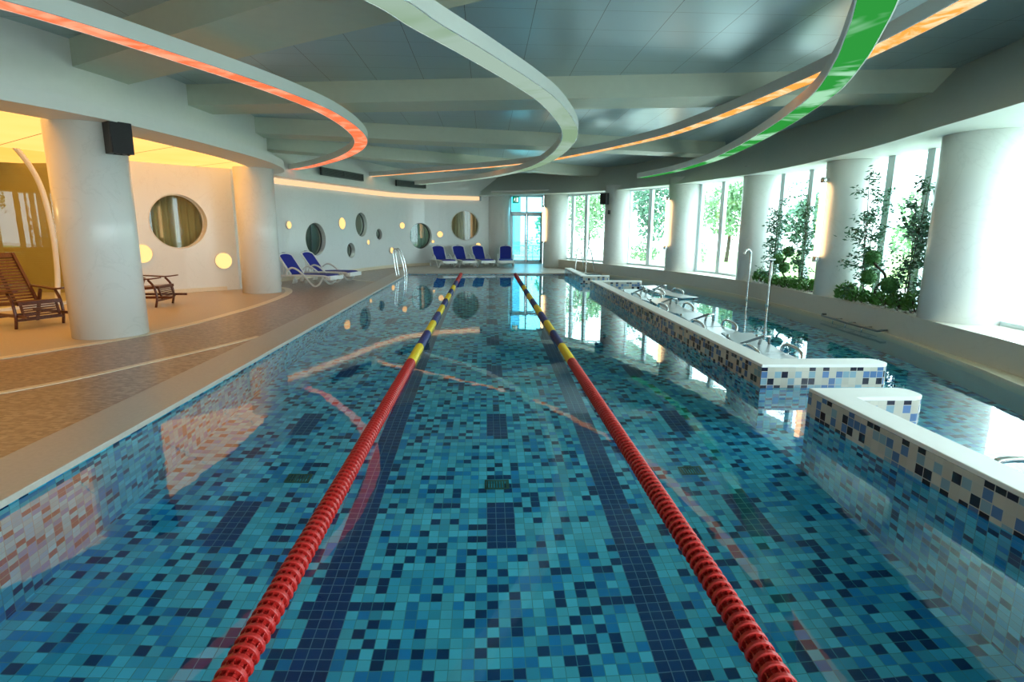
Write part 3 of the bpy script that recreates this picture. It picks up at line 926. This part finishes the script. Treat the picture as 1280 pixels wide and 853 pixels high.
# -------------------------------------------------------------- blue loungers
def arm_curve(y):
    return cr([(-.42, y, .30), (-.40, y, .42), (-.25, y, .51), (-.08, y, .47), (.12, y, .33), (.32, y, .13), (.47, y, .03), (.62, y, .09), (.74, y, .26)], 6)
def make_lounger():
    root = thing('sun_lounger', (0, 0, 0), 0, '', 'sun lounger', 'blue and white sun loungers')
    f = MB()
    for sy in (-1, 1):
        y = sy * .315
        f.tube(cr([(-.80, y, .27), (-.4, y, .29), (.2, y, .31), (.75, y, .31), (.92, y, .27)], 5), .028, 8)
    for x, z in ((-.78, .27), (-.35, .28), (.35, .29), (.90, .27)):
        f.tube([(x, -.315, z), (x, .315, z)], .022, 8)
    f.box(.80, .96, -.31, .31, .20, .31)
    f.build('frame', M['resin'], root, bevel=.012)
    for sy in (-1, 1):
        MB().tube(arm_curve(sy * .345), .026, 10).build('armrest', M['resin'], root)
        l = MB().tube(cr([(-.62, sy * .30, .27), (-.70, sy * .31, .14), (-.76, sy * .31, .0)], 4), .028, 8)
        l.build('leg', M['resin'], root)
        MB().lathe([(.012, -.02), (.07, -.02), (.075, 0), (.07, .02), (.012, .02)], 18, 0, Matrix.Translation((-.70, sy * .34, .075)) @ Matrix.Rotation(pi / 2, 4, 'X')).build('wheel', M['resin'], root)
    s_ = MB()
    prof = cr([(-.34, .315), (0, .335), (.4, .345), (.75, .345), (.86, .325)], 5)
    vs, fs = [], []
    for x, z in prof:
        vs += [(x, -.275, z), (x, .275, z), (x, .275, z - .02), (x, -.275, z - .02)]
    for i in range(len(prof) - 1):
        for k in range(4):
            fs.append((i * 4 + k, (i + 1) * 4 + k, (i + 1) * 4 + (k + 1) % 4, i * 4 + (k + 1) % 4))
    fs += [(0, 1, 2, 3), tuple(len(vs) - 4 + k for k in (3, 2, 1, 0))]
    s_.add(vs, fs)
    s_.build('seat', M['blue'], root)
    # backrest: white hoop frame holding a blue sling
    t = Vector((-.44, 0, .60)).normalized()
    b0 = Vector((-.34, 0, .32)); L = .70
    hoop = []
    for k in range(25):
        a = k / 24
        if a < .3: y, d = -.27, a / .3 * (L - .10)
        elif a > .7: y, d = .27, (1 - a) / .3 * (L - .10)
        else:
            th = pi - (a - .3) / .4 * pi
            y, d = .27 * cos(th) if True else 0, (L - .10) + .10 * sin(th)
        hoop.append(tuple(b0 + t * d + Vector((0, y, 0))))
    br = MB()
    nrm = Vector((t.z, 0, -t.x))
    rows = 10
    vs, fs = [], []
    for i in range(rows + 1):
        d = L * .985 * i / rows
        w = .25 if d < L - .10 else .25 * math.sqrt(max(.12, 1 - ((d - (L - .10)) / .10) ** 2 * .75))
        for sy, off in ((-1, .008), (1, .008), (1, -.012), (-1, -.012)):
            vs.append(b0 + t * d + Vector((0, sy * w, 0)) + nrm * off)
    for i in range(rows):
        for k in range(4):
            fs.append((i * 4 + k, (i + 1) * 4 + k, (i + 1) * 4 + (k + 1) % 4, i * 4 + (k + 1) % 4))
    fs += [(0, 1, 2, 3), tuple(len(vs) - 4 + k for k in (3, 2, 1, 0))]
    br.add(vs, fs)
    top = b0 + t * L
    br.box(top.x - .03, top.x + .01, -.05, .05, top.z - .01, top.z + .03)
    bk = br.build('backrest', M['blue'], root)
    MB().tube(hoop, .024, 8).build('back_frame', M['resin'], bk)
    st = MB()
    for sy in (-1, 1):
        st.tube([tuple(b0 + t * .42 + Vector((-.02, sy * .22, 0))), (-.62, sy * .22, .28)], .014, 6)
    st.build('stay', M['resin'], root)
    return root
lg = make_lounger()
lg.location = (-5.05, 16.35, 0); lg.rotation_euler.z = radians(-20)
lg['label'] = 'blue and white sun lounger right behind the niche column'
dup(lg, (-4.83, 17.65, 0), radians(-19), 'blue and white sun lounger under the dark round window')
for x, y, a, l in ((-1.86, 24.6, -68, 'leftmost blue lounger of the far row, beside the ladder'), (-1.02, 24.9, -70, 'second blue lounger of the far row, under the brown draped window'),
                   (-.2, 25.05, -73, 'third blue lounger of the far row with a lamp behind its back'), (.84, 25.15, -92, 'lone blue lounger facing the pool beside the glazed door column')):
    dup(lg, (x, y, 0), radians(a), l)

# ------------------------------------------------------------- wooden chairs
def make_steamer():
    root = thing('steamer_chair', (0, 0, 0), 0, '', 'wooden chair', 'dark wooden lounge chairs in the niche')
    w = .30
    b = MB()
    p0, p1 = Vector((-.28, 0, .33)), Vector((-.80, 0, 1.10))
    for sy in (-1, 1):
        b.beam(p0 + Vector((0, sy * w, 0)), p1 + Vector((0, sy * w, .04)), .04, .05)
    b.beam(p1 + Vector((0, -w, 0)), p1 + Vector((0, w, 0)), .05, .09, up=(p1 - p0).normalized())
    b.build('backrest', M['wood'], root)
    bs = root.children[0]
    s_ = MB()
    for k in range(15):
        q = p0.lerp(p1, (k + .6) / 16.2)
        s_.beam(q + Vector((0, -w, 0)), q + Vector((0, w, 0)), .012, .034, up=(p1 - p0).normalized())
    s_.beam(p0.lerp(p1, .02) + Vector((-.02, 0, 0)), p0.lerp(p1, .97) + Vector((-.02, 0, 0)), .05, .015)
    s_.build('back_slats', M['wood'], bs)
    s_ = MB()
    for sy in (-1, 1): s_.beam((-.32, sy * .28, .34), (.36, sy * .28, .40), .04, .05)
    for k in range(9):
        x = -.26 + k * .072
        s_.beam((x, -.28, .365 + (x + .26) * .088), (x, .28, .365 + (x + .26) * .088), .045, .014)
    s_.beam((.36, -.30, .395), (.36, .30, .395), .035, .06)
    s_.build('seat', M['wood'], root)
    ft = MB()
    for sy in (-1, 1): ft.beam((.34, sy * .25, .38), (.40, sy * .25, .16), .03, .03)
    for k in range(6):
        z = .34 - k * .034
        ft.beam((.35 + k * .009, -.26, z), (.35 + k * .009, .26, z), .012, .022)
    ft.build('footrest', M['wood'], root)
    for sy in (-1, 1):
        a = MB().tube(cr([(.30, sy * .335, 0), (.34, sy * .335, .2), (.30, sy * .335, .42), (.20, sy * .335, .55)], 4), .024, 6)
        a.build('leg', M['wood'], root)
        MB().beam((-.44, sy * .335, .0), (-.22, sy * .335, .55), .035, .05).build('leg', M['wood'], root)
        ar = MB()
        arm = cr([(-.50, sy * .345, .60), (-.1, sy * .345, .585), (.2, sy * .345, .57), (.45, sy * .345, .60)], 5)
        for q, q2 in zip(arm, arm[1:]): ar.beam(q, q2, .075, .025)
        ar.build('armrest', M['wood'], root)
        MB().beam((-.45, sy * .31, .20), (.62, sy * .31, .20), .03, .045).build('rail', M['wood'], root)
    for x in (.33, -.38):
        MB().beam((x, -.33, .135), (x, .33, .135), .03, .04).build('stretcher', M['wood'], root)
    return root
ch = make_steamer()
ch.location = (-7.52, 9.58, .004); ch.rotation_euler.z = radians(-26)
ch['label'] = 'dark red wooden steamer chair left of the nearest column'
c2 = dup(ch, (-6.98, 12.02, .004), radians(2), 'dark wooden steamer chair poking out behind the nearest left column')

# ------------------------------------------------------------------ speakers
def speaker(loc, rz, s_, label):
    root = thing('speaker', loc, rz, label, 'speaker', 'black speakers on columns')
    f = MB()   # local: -y faces the room, tapered cabinet
    w, w2, d, h = .15 * s_, .12 * s_, .22 * s_, .42 * s_
    f.prism([(-w, -d), (w, -d), (w2, 0), (-w2, 0)], 0, h)
    f.build('cabinet', M['black'], root, bevel=.008)
    MB().box(-w + .012, w - .012, -d - .012, -d + .002, .012, h - .012).build('grille', M['grille_black'], root)
    MB().box(-.05 * s_, .05 * s_, 0, .07 * s_, h * .3, h * .7).build('bracket', M['black'], root)
    for sx in (-.6, 0, .6):
        MB().box(w * sx - .01, w * sx + .01, -d + .03, -d + .06, -.015, .002).build('foot', M['black'], root)
speaker((-5.20, 8.55, 2.59), radians(60), 1.0, 'black speaker on the nearest left column')
speaker((4.40, 21.22, 2.52), radians(-50), .95, 'small black speaker on the column near the far right ladder')
pt = thing('wall_switch', (4.47, 21.02, 2.17), radians(-44), 'small dark control box under the far speaker', 'control box')
MB().box(-.04, .04, -.04, .02, 0, .14).build('case', M['black'], pt, bevel=.006)
MB().box(-.02, .02, -.046, -.038, .06, .11).build('key', M['dark_metal'], pt)

# ---------------------------------------------------------------- lamp tubes
def sconce(x, y, z0, z1, r, label, toward):
    root = thing('tube_lamp', (x, y, z0), atan2(toward[1] - y, toward[0] - x), label, 'wall lamp', 'lamp tubes on the window columns')
    MB().lathe([(r, .10), (r, z1 - z0 - .10)], 20).build('tube', M['tube'], root)
    for z in (0, z1 - z0 - .10):
        MB().lathe([(r + .008, z), (r + .012, z + .01), (r + .012, z + .09), (r + .008, z + .10)], 20).build('cap', M['metal'], root)
    for z in (.02, z1 - z0 - .08):
        MB().box(r * .6, r + .045, -.03, .03, z, z + .06).build('bracket', M['metal'], root)
def tangent_left(c):
    x, y, r = c
    d = hypot(x, y); a = atan2(x, y); b = math.asin(r / d)
    t = math.sqrt(d * d - r * r)
    return t * sin(a - b), t * cos(a - b)
for i, l in ((4, 'warm lamp tube on the column between the planted windows'), (2, 'warm lamp tube on the third column from the far door'), (0, 'warm lamp tube on the column right of the glazed door')):
    tx, ty = tangent_left(RC[i])
    c = Vector((RC[i][0], RC[i][1])); t = Vector((tx, ty))
    nrm = (t - c).normalized(); tw = -t.normalized()
    p = c + (nrm * .86 + tw * .5).normalized() * (RC[i][2] + .085)
    sconce(p.x, p.y, 1.02, 2.62, .055, l, c)

# --------------------------------------------------------------- exit sign
root = thing('exit_sign', (1.36, 27.0, 2.80), 0, 'green running man exit sign hanging above the glazed door', 'exit sign')
MB().box(-.15, .15, -.03, .03, 0, .30).build('case', M['sign'], root, bevel=.006)
g = MB()
g.box(.03, .11, -.036, -.03, .05, .25)                      # doorway
g.sphere((-.04, -.033, .225), .02, 10, 6)
g.beam((-.04, -.034, .20), (-.06, -.034, .13), .012, .03)
for p, q in (((-.05, -.034, .19), (0, -.034, .165)), ((-.05, -.034, .19), (-.1, -.034, .16)), ((-.06, -.034, .13), (-.01, -.034, .10)), ((-.01, -.034, .10), (-.02, -.034, .05)), ((-.06, -.034, .13), (-.11, -.034, .08))):
    g.beam(p, q, .008, .014)
g.build('pictogram', M['sign_white'], root)
MB().tube([(-.1, 0, .29), (-.1, 0, .38)], .006, 6).tube([(.1, 0, .29), (.1, 0, .38)], .006, 6).build('hanger', M['metal'], root)

# ------------------------------------------------------------ ladders, rails
root = thing('pool_ladder', (PX, 19.7, 0), 0, 'steel pool ladder handrails at the far left corner', 'ladder')
for dy in (-.25, .25):
    MB().tube(cr([(-.16, dy, 0), (-.22, dy, .45), (-.25, dy, .80), (-.19, dy, .93), (-.08, dy, .86), (.03, dy, .55), (.10, dy, .1), (.12, dy, -.8)], 6), .021, 10).build('handrail', M['metal'], root)
    MB().lathe([(.045, 0), (.045, .012), (.025, .02)], 16, 0, Matrix.Translation((-.16, dy, 0))).build('flange', M['metal'], root)
for z in (-.2, -.5, -.75):
    MB().box(.09, .17, -.25, .25, z, z + .03).build('step', M['metal'], root)
root = thing('pool_ladder', (3.55, PY1 + .02, 0), pi / 2 - radians(40), 'steel ladder rail beside the short far dividing wall', 'ladder')
for dy in (-.22, .22):
    MB().tube(cr([(.60, dy, 0), (.50, dy, .3), (.30, dy, .78), (.16, dy, .93), (.04, dy, .86), (-.03, dy, .5), (-.06, dy, .05), (-.07, dy, -.8)], 6), .021, 10).build('handrail', M['metal'], root)
for z in (-.2, -.5, -.75):
    MB().box(-.11, -.04, -.22, .22, z, z + .03).build('step', M['metal'], root)

# shower pipes by the first planted window
root = thing('shower_pipe', (6.36, 13.55, -.05), radians(200), 'slim hooked steel water pipe before the first planted window', 'water pipe', 'steel water pipes at the window curb')
MB().tube(cr([(0, 0, -.6), (0, 0, .4), (0, 0, 1.05), (.02, 0, 1.16), (.09, 0, 1.21), (.17, 0, 1.18), (.20, 0, 1.10)], 5), .028, 10).build('pipe', M['metal'], root)
MB().lathe([(.05, 0), (.05, .02), (.03, .03)], 16).build('flange', M['metal'], root)
root = thing('shower_pipe', (6.38, 12.55, -.05), radians(245), 'thicker flat headed steel water pipe right of the slim hooked one', 'water pipe', 'steel water pipes at the window curb')
MB().tube(cr([(0, 0, -.6), (0, 0, .4), (0, 0, .92), (.02, 0, 1.0), (.12, 0, 1.05)], 5), .035, 10).build('pipe', M['metal'], root)
MB().box(.04, .22, -.07, .07, 1.02, 1.06).build('spout', M['metal'], root, bevel=.01)
MB().lathe([(.06, 0), (.06, .02), (.04, .03)], 16).build('flange', M['metal'], root)
# grab rail along the curb
root = thing('grab_rail', (6.33, 9.6, .03), 0, 'low steel grab rail at the water edge under the clipped balls', 'rail')
MB().tube([(.10, -.88, .02), (.0, -.9, .02), (-.03, -.85, .0), (-.02, 0, .0), (.06, .85, .0), (.09, .9, .02), (.16, .88, .02)], .018, 10).build('bar', M['dark_metal'], root)
MB().tube([(-.03, -.85, -.12), (-.02, 0, -.12), (.06, .85, -.12)], .014, 8).build('lower_bar', M['dark_metal'], root)
for y, x in ((-.45, -.025), (0, -.02), (.45, .03)):
    MB().tube([(x, y, -.12), (x, y, .0), (x + .18, y, .0)], .012, 8).build('bracket', M['metal'], root)
# curved rail end at the frame's right edge
root = thing('entry_rail', (3.62, 3.22, WATER), 0, 'curved steel handrail end beyond the nearest dividing wall', 'rail')
MB().tube(cr([(-.15, .0, -.3), (-.14, .0, .05), (-.05, .0, .16), (.2, -.05, .18), (.6, -.15, .18), (.75, -.2, .1), (.76, -.2, -.3)], 6), .024, 10).build('bar', M['metal'], root)
MB().tube(cr([(-.15, .3, -.3), (-.14, .3, .05), (-.05, .3, .12), (.2, .25, .13), (.6, .15, .13), (.75, .1, .06), (.76, .1, -.3)], 6), .024, 10).build('lower_bar', M['metal'], root)

# -------------------------------------------------------- in-water loungers
def make_bed():
    root = thing('water_lounger', (0, 0, 0), 0, '', 'water lounger', 'steel loungers standing in the right hand pool')
    # local +y is the head end; origin at water level
    MB().box(-.25, .25, -.95, .10, .015, .04).build('seat', M['bed'], root, bevel=.008)
    b = MB(); b.beam((0, .11, .03), (0, 1.10, .13), .48, .025)
    b.build('backrest', M['bed'], root, bevel=.008)
    for sx in (-1, 1):
        MB().tube(cr([(sx * .27, -.25, -.02), (sx * .28, -.22, .10), (sx * .28, .0, .15), (sx * .28, .22, .13), (sx * .27, .28, .02)], 5), .022, 8).build('armrest', M['metal'], root)
        MB().tube([(sx * .22, -.8, .03), (sx * .22, -.8, FZ - WATER + .005)], .022, 8).build('leg', M['metal'], root)
        MB().tube([(sx * .22, .9, .15), (sx * .22, .7, FZ - WATER + .005)], .022, 8).build('leg', M['metal'], root)
    MB().beam((-.25, .62, .03), (.08, .40, .22), .025, .035).build('stay', M['dark_metal'], root)
    MB().tube([(.06, .5, .06), (.08, .48, .20), (.2, .48, .20), (.22, .52, .07)], .02, 8).build('headrest_bar', M['metal'], root)
    return root
bd = make_bed()
bd.location = (3.78, 7.2, WATER); bd['label'] = 'steel water lounger nearest the corner of the long dividing wall'
dup(bd, (3.84, 9.3, WATER), radians(3), 'steel water lounger second from the near corner, its long back plate in view')
dup(bd, (3.95, 11.6, WATER), radians(4), 'steel water lounger third along the long dividing wall')
dup(bd, (3.90, 13.6, WATER), radians(10), 'steel water lounger fourth along the long dividing wall')
dup(bd, (4.75, 14.6, WATER), radians(14), 'steel water lounger farthest out, off the end of the long dividing wall')

# ----------------------------------------------------------------- planting
def leaf(m, c, d, l, w, rnd):
    d = d.normalized()
    s_ = d.cross(Vector((rnd.uniform(-1, 1), rnd.uniform(-1, 1), rnd.uniform(-.4, 1)))).normalized()
    a, b = c, c + d * l
    mid = c + d * (l * .45) + Vector((0, 0, -.0))
    m.add([a, mid + s_ * w, b, mid - s_ * w], [(0, 1, 2, 3)])
def tall_plant(x, y, h, wd, seed, n, label, name='bamboo_plant', z=.36):
    rnd = random.Random(seed)
    root = thing(name, (x, y, z), 0, label, 'plant', 'slim leafy plants in the window beds')
    tr = MB(); fo = MB()
    for sidx in range(3):
        bx, by = rnd.uniform(-.05, .05), rnd.uniform(-.05, .05)
        lx, ly = rnd.uniform(-.22, .22), rnd.uniform(-.32, .32)
        hh = h * (1 - .14 * sidx)
        st = cr([(bx, by, -.02), (bx + lx * .2, by + ly * .2, hh * .35), (bx + lx * .5, by + ly * .6, hh * .7), (bx + lx, by + ly, hh)], 5)
        tr.tube(st, .01, 6, radii=[.014 - .010 * i / (len(st) - 1) for i in range(len(st))])
        for k in range(16):
            t = .14 + .86 * (k + rnd.random()) / 16
            p = Vector(st[min(len(st) - 1, int(t * (len(st) - 1)))])
            a = rnd.uniform(0, 2 * pi)
            bl = wd * (1.1 - .55 * t) * rnd.uniform(.5, 1)
            q = p + Vector((cos(a) * bl * .6, sin(a) * bl, rnd.uniform(.02, .28) * wd))
            tr.tube([p, (p + q) / 2 + Vector((0, 0, .03)), q], .004, 4, cap=False)
            for j in range(int(n * 2.1)):
                u = rnd.uniform(.2, 1.08)
                c = p.lerp(q, u) + Vector((rnd.gauss(0, .035), rnd.gauss(0, .05), rnd.gauss(0, .045)))
                leaf(fo, c, Vector((rnd.uniform(-1, 1), rnd.uniform(-1, 1), rnd.uniform(-.7, .45))), rnd.uniform(.06, .11), rnd.uniform(.012, .021), rnd)
    tr.build('stem', M['bark'], root)
    fo.build('foliage', M['leaf'], root, fix=False)
tall_plant(6.78, 13.35, 2.0, .48, 1, 13, 'slim leafy plant behind the hooked water pipe')
tall_plant(6.86, 12.15, 2.0, .36, 2, 11, 'slim leafy plant left of the lamp tube in the first planted window')
tall_plant(6.80, 9.98, 2.2, .60, 3, 15, 'tallest leafy plant left of the clipped balls')
tall_plant(6.84, 8.95, 2.05, .50, 4, 14, 'leafy plant right of the clipped balls in the second planted window')
tall_plant(7.0, 8.62, 2.1, .28, 5, 12, 'leafy plant against the nearest right column')
def topiary(x, y, balls, trunk, label):
    rnd = random.Random(int(x * 100 + y * 10))
    root = thing('topiary_tree', (x, y, .36), 0, label, 'topiary', 'clipped ball trees in the window beds')
    MB().tube(cr(trunk, 5), .022, 8).build('trunk', M['bark'], root)
    for c, r in balls:
        b = MB().sphere(c, r * .95, 22, 14, 0, .05, rnd)
        for k in range(420):
            d = Vector((rnd.gauss(0, 1), rnd.gauss(0, 1), rnd.gauss(0, 1))).normalized()
            leaf(b, Vector(c) + d * r * .93, d + Vector((rnd.uniform(-.8, .8), rnd.uniform(-.8, .8), rnd.uniform(-.8, .8))), .03, .009, rnd)
        b.build('ball', M['ball'], root, fix=False)
topiary(6.66, 9.42, [((.02, .22, .80), .125), ((-.02, .20, .47), .125), ((.0, -.32, .38), .135)],
        [(0, 0, -.02), (.05, .08, .15), (-.02, -.02, .30), (.06, -.1, .5), (.0, .04, .66), (.02, .2, .74)], 'clipped ball tree with three green balls in the second planted window')
topiary(6.68, 12.62, [((.02, -.16, .80), .115), ((-.04, .16, .62), .11), ((.0, -.06, .44), .115)],
        [(0, 0, -.02), (.04, -.06, .2), (-.02, .03, .4), (.03, .06, .55), (.02, -.1, .7)], 'clipped ball tree with three green balls in the first planted window')
def shrub(x, y, r, h, seed, label):
    rnd = random.Random(seed)
    root = thing('low_shrub', (x, y, .36), 0, label, 'shrub', 'low shrubs along the window beds')
    st, fo = MB(), MB()
    for k in range(10):
        a = rnd.uniform(0, 2 * pi); q = Vector((cos(a) * r * .7, sin(a) * r * .8, h * rnd.uniform(.5, .95)))
        st.tube([(0, 0, -.01), q * .5 + Vector((0, 0, .03)), q], .005, 4, cap=False)
    for k in range(330):
        a = rnd.uniform(0, 2 * pi); rr = r * math.sqrt(rnd.random()); z = h * (rnd.random() ** .7) * math.sqrt(max(.05, 1 - (rr / r) ** 2 * .8))
        d = Vector((cos(a) * rnd.uniform(.2, 1), sin(a) * rnd.uniform(.2, 1), rnd.uniform(-.1, 1)))
        leaf(fo, Vector((rr * cos(a) * .8, rr * sin(a), z)), d, rnd.uniform(.05, .09), rnd.uniform(.016, .028), rnd)
    st.build('stem', M['bark'], root)
    fo.build('foliage', M['shrub'], root, fix=False)
sl = [(6.72, 13.72, .17, .30), (6.78, 13.2, .16, .22), (6.76, 12.85, .15, .2), (6.78, 12.5, .16, .24), (6.78, 12.1, .17, .26), (6.78, 11.72, .17, .24),
      (6.72, 10.32, .18, .30), (6.70, 9.95, .17, .24), (6.72, 9.62, .17, .24), (6.74, 9.28, .19, .28), (6.74, 8.92, .19, .28), (6.74, 8.58, .20, .30)]
sn = ['leftmost', 'second', 'third', 'fourth', 'fifth', 'rightmost']
for i, (x, y, r, h) in enumerate(sl):
    shrub(x, y, r, h, 40 + i, '%s low green shrub in the bed of the %s planted window' % (sn[i % 6], 'first' if i < 6 else 'second'))
for (ya, yb, l, sd) in ((11.45, 13.95, 'white pebbles edging the first planted window bed', 7), (8.4, 10.5, 'white pebbles edging the second planted window bed', 8)):
    rnd = random.Random(sd); m_ = MB()
    for k in range(130):
        y = rnd.uniform(ya, yb); i = min(range(len(PAR)), key=lambda q: abs(PAR[q][1] - y))
        m_.sphere((PAR[i][0] + rnd.uniform(.05, .22), y, .372), rnd.uniform(.012, .024), 7, 5, sz=.7)
    tag(m_.build('pebbles', M['pebble'], fix=False), l, 'pebbles', None, 'stuff')
    m_ = MB(); P = [p for p in PAR if ya - .1 < p[1] < yb + .1]
    m_.prism([(p[0] + .12, p[1]) for p in P] + [(p[0] + .52, p[1]) for p in reversed(P)], .355, .366)
    tag(m_.build('soil', M['soil']), l.replace('white pebbles edging', 'dark soil filling'), 'soil', None, 'stuff')

# ------------------------------------------------------------------ outdoors
mb = MB().add([(-20, 27.9, -.35), (60, 27.9, -.35), (60, 90, -.35), (-20, 90, -.35)], [(0, 1, 2, 3)])
mb.add([(7.6, -15, -.35), (60, -15, -.35), (60, 27.9, -.35), (7.6, 27.9, -.35)], [(0, 1, 2, 3)])
mb.add([(-20, -40, -.35), (60, -40, -.35), (60, -15, -.35), (7.6, -5.2, -.35), (-20, -5.2, -.35)], [(0, 1, 2, 3, 4)])
mb.add([(3.6, 24.0, -.352), (7.7, 14, -.352), (7.7, 27.9, -.352), (3.0, 27.9, -.352)], [(0, 1, 2, 3)])
structure(mb, 'ground', M['paving'], 'pale sunlit paving outside the windows', 'ground', fix=False)
mb = MB().add([(12, 20, -.33), (45, 14, -.33), (50, 60, -.33), (9, 50, -.33)], [(0, 1, 2, 3)])
structure(mb, 'lawn', M['lawn'], 'pale lawn beyond the paving outside the windows', 'lawn', fix=False)
def tree(x, y, h, r, seed, mat, label, bush=False):
    rnd = random.Random(seed)
    root = thing('garden_bush' if bush else 'garden_tree', (x, y, -.35), 0, label, 'bush' if bush else 'tree', 'bushes outside the windows' if bush else 'trees outside the windows')
    tr = MB()
    tr.tube(cr([(0, 0, -.05), (.1, 0, h * .3), (0, .1, h * .75)], 4), .12 if not bush else .04, 8)
    fo = MB()
    cl = []
    for k in range(16 if not bush else 7):
        cl.append((Vector((rnd.gauss(0, r * .45), rnd.gauss(0, r * .45), h * (.62 if not bush else .5) + rnd.gauss(0, h * .16))), r * rnd.uniform(.3, .5)))
    for k in range(2600 if not bush else 500):
        c, cr_ = rnd.choice(cl)
        d = Vector((rnd.gauss(0, 1), rnd.gauss(0, 1), rnd.gauss(0, 1))).normalized()
        s_ = .17 if not bush else .1
        leaf(fo, c + d * cr_ * rnd.uniform(.6, 1), d + Vector((rnd.uniform(-1, 1), rnd.uniform(-1, 1), rnd.uniform(-1, 1))), s_ * rnd.uniform(1, 2), s_ * .5, rnd)
    tr.build('trunk', M['bark'], root)
    fo.build('foliage', mat, root, fix=False)
TL = [(7.0, 40, 5.0, 2.5, 'broad pale tree outside the far bay window'), (10.9, 38.5, 5.4, 2.0, 'tree outside the window right of the speaker column'), (15.3, 36, 5.2, 1.9, 'tree outside the bay left of the planted windows'),
      (19.4, 34, 4.8, 2.2, 'tree outside seen through the first planted window'), (23.2, 29, 4.2, 2.0, 'tree outside seen low through the second planted window')]
for i, (x, y, h, r, l) in enumerate(TL):
    tree(x, y, h, r, 70 + i, M['garden_leaf2'] if i % 2 else M['garden_leaf'], l)
BLs = [(8.6, 30.5, 1.5, .8, 'round bright bush outside the far bay window'), (10.6, 29.0, 1.9, .9, 'round bright bush outside the window by the lamp column'), (14.6, 29, 1.7, .9, 'bush outside behind the lamp tube'), (4.2, 33, 1.6, 1.4, 'low bush outside the glazed door')]
for i, (x, y, h, r, l) in enumerate(BLs):
    tree(x, y, h, r, 90 + i, M['garden_leaf'], l, True)
# railing outside the door
root = thing('terrace_railing', (4, 31, -.35), 0, 'thin terrace railing outside the far windows', 'railing')
m_ = MB()
for z in (.5, 1.1): m_.beam((-4, 0, z), (6, 0, z), .05, .05)
m_.build('rail', M['alu'], root)
for k in range(9):
    MB().beam((-4 + k * 1.25, 0, 0), (-4 + k * 1.25, 0, 1.1), .05, .05).build('post', M['alu'], root)
root = thing('far_building', (-2.5, 46, -.35), 0, 'pale building beyond the terrace outside the glazed door', 'building')
MB().box(-6, 5.2, 0, 8, 0, 9).build('wall', M['facade'], root)
MB().box(-6.3, 5.5, -.3, 8.3, 9, 9.4).build('roof', M['facade'], root)
for k in range(4):
    for z in (1.2, 4.4):
        MB().box(-5 + k * 2.5, -3.5 + k * 2.5, -.04, .05, z, z + 1.8).build('window', M['dark_metal'], root)

# --------------------------------------------------------------- daylight
w = bpy.data.worlds.new('daylight'); scene.world = w; w.use_nodes = True
nt = w.node_tree; nt.nodes.clear()
out = nt.nodes.new('ShaderNodeOutputWorld')
bg = nt.nodes.new('ShaderNodeBackground')
bg.inputs[0].default_value = (.82, .96, 1.0, 1)
bg.inputs[1].default_value = 5.0
nt.links.new(bg.outputs[0], out.inputs[0])
def portal(x, y, z, w_, h, rz):
    l = bpy.data.lights.new('window_portal', 'AREA'); l.shape = 'RECTANGLE'; l.size = w_; l.size_y = h
    l.cycles.is_portal = True
    o = bpy.data.objects.new('window_portal', l); col.objects.link(o)
    o.location = (x, y, z)
    o.rotation_euler = (pi / 2, 0, rz)
for b in range(1, 7):
    p, q = bounds[b], bounds[b + 1]
    d = Vector((q[0] - p[0], q[1] - p[1])); a = atan2(d.y, d.x)
    mid = ((p[0] + q[0]) / 2 + .55, (p[1] + q[1]) / 2 + .2)
    portal(mid[0], mid[1], 1.7, d.length, 2.9, a)
portal(1.9, 27.7, 1.6, 1.6, 3.2, pi)
portal(2.8, -5.25, 1.8, 7.2, 3.0, 0)

# unseen fill lamps added to brighten the lounge and corridor behind the walls
def lamp(x, y, z, e, c, r=.08):
    l = bpy.data.lights.new('room_fill_lamp', 'POINT'); l.energy = e; l.color = c; l.shadow_soft_size = r
    o = bpy.data.objects.new('room_fill_lamp', l); col.objects.link(o); o.location = (x, y, z)

for x, y, z, e_, c_ in ((-11.4, 9.0, 2.7, 40, (1, .70, .32)), (-8.9, 15.2, 2.9, 60, (1, .75, .40)), (-3.9, 26.3, 2.9, 45, (.85, .95, .85)), (-1.0, 27.3, 2.6, 130, (1, .78, .45)), (-6.6, 21.0, 2.9, 25, (.8, 1, .85))):
    lamp(x, y, z, e_, c_)
# ------------------------------------------------------------------ camera
F = 710.0
RHO = radians(.4); PIT = math.atan((426.5 - 287) / F); YAW = math.atan(33 / (F / cos(PIT)))
f = Vector((sin(YAW) * cos(PIT), cos(YAW) * cos(PIT), -sin(PIT)))
r0 = Vector((cos(YAW), -sin(YAW), 0)); u0 = r0.cross(f)
Rv = r0 * cos(RHO) + u0 * sin(RHO); Uv = -r0 * sin(RHO) + u0 * cos(RHO)
cam = bpy.data.cameras.new('camera'); cam.sensor_width = 36; cam.lens = F / 1280 * 36
cam.clip_start = .05; cam.clip_end = 300
co = bpy.data.objects.new('camera', cam); col.objects.link(co)
mx = Matrix((Rv, Uv, -f)).transposed().to_4x4(); mx.translation = (0, 0, 1.6)
co.matrix_world = mx
scene.camera = co

vs_ = scene.view_settings
scene.display_settings.display_device = 'sRGB'
vs_.view_transform = 'Standard'; vs_.look = 'None'; vs_.gamma = 1; vs_.use_curve_mapping = False
vs_.exposure = 0.78
cy = scene.cycles
cy.max_bounces = 10; cy.diffuse_bounces = 5; cy.glossy_bounces = 5; cy.transparent_max_bounces = 16
cy.use_denoising = True
cy.sample_clamp_indirect = 6
cy.caustics_reflective = False; cy.caustics_refractive = True
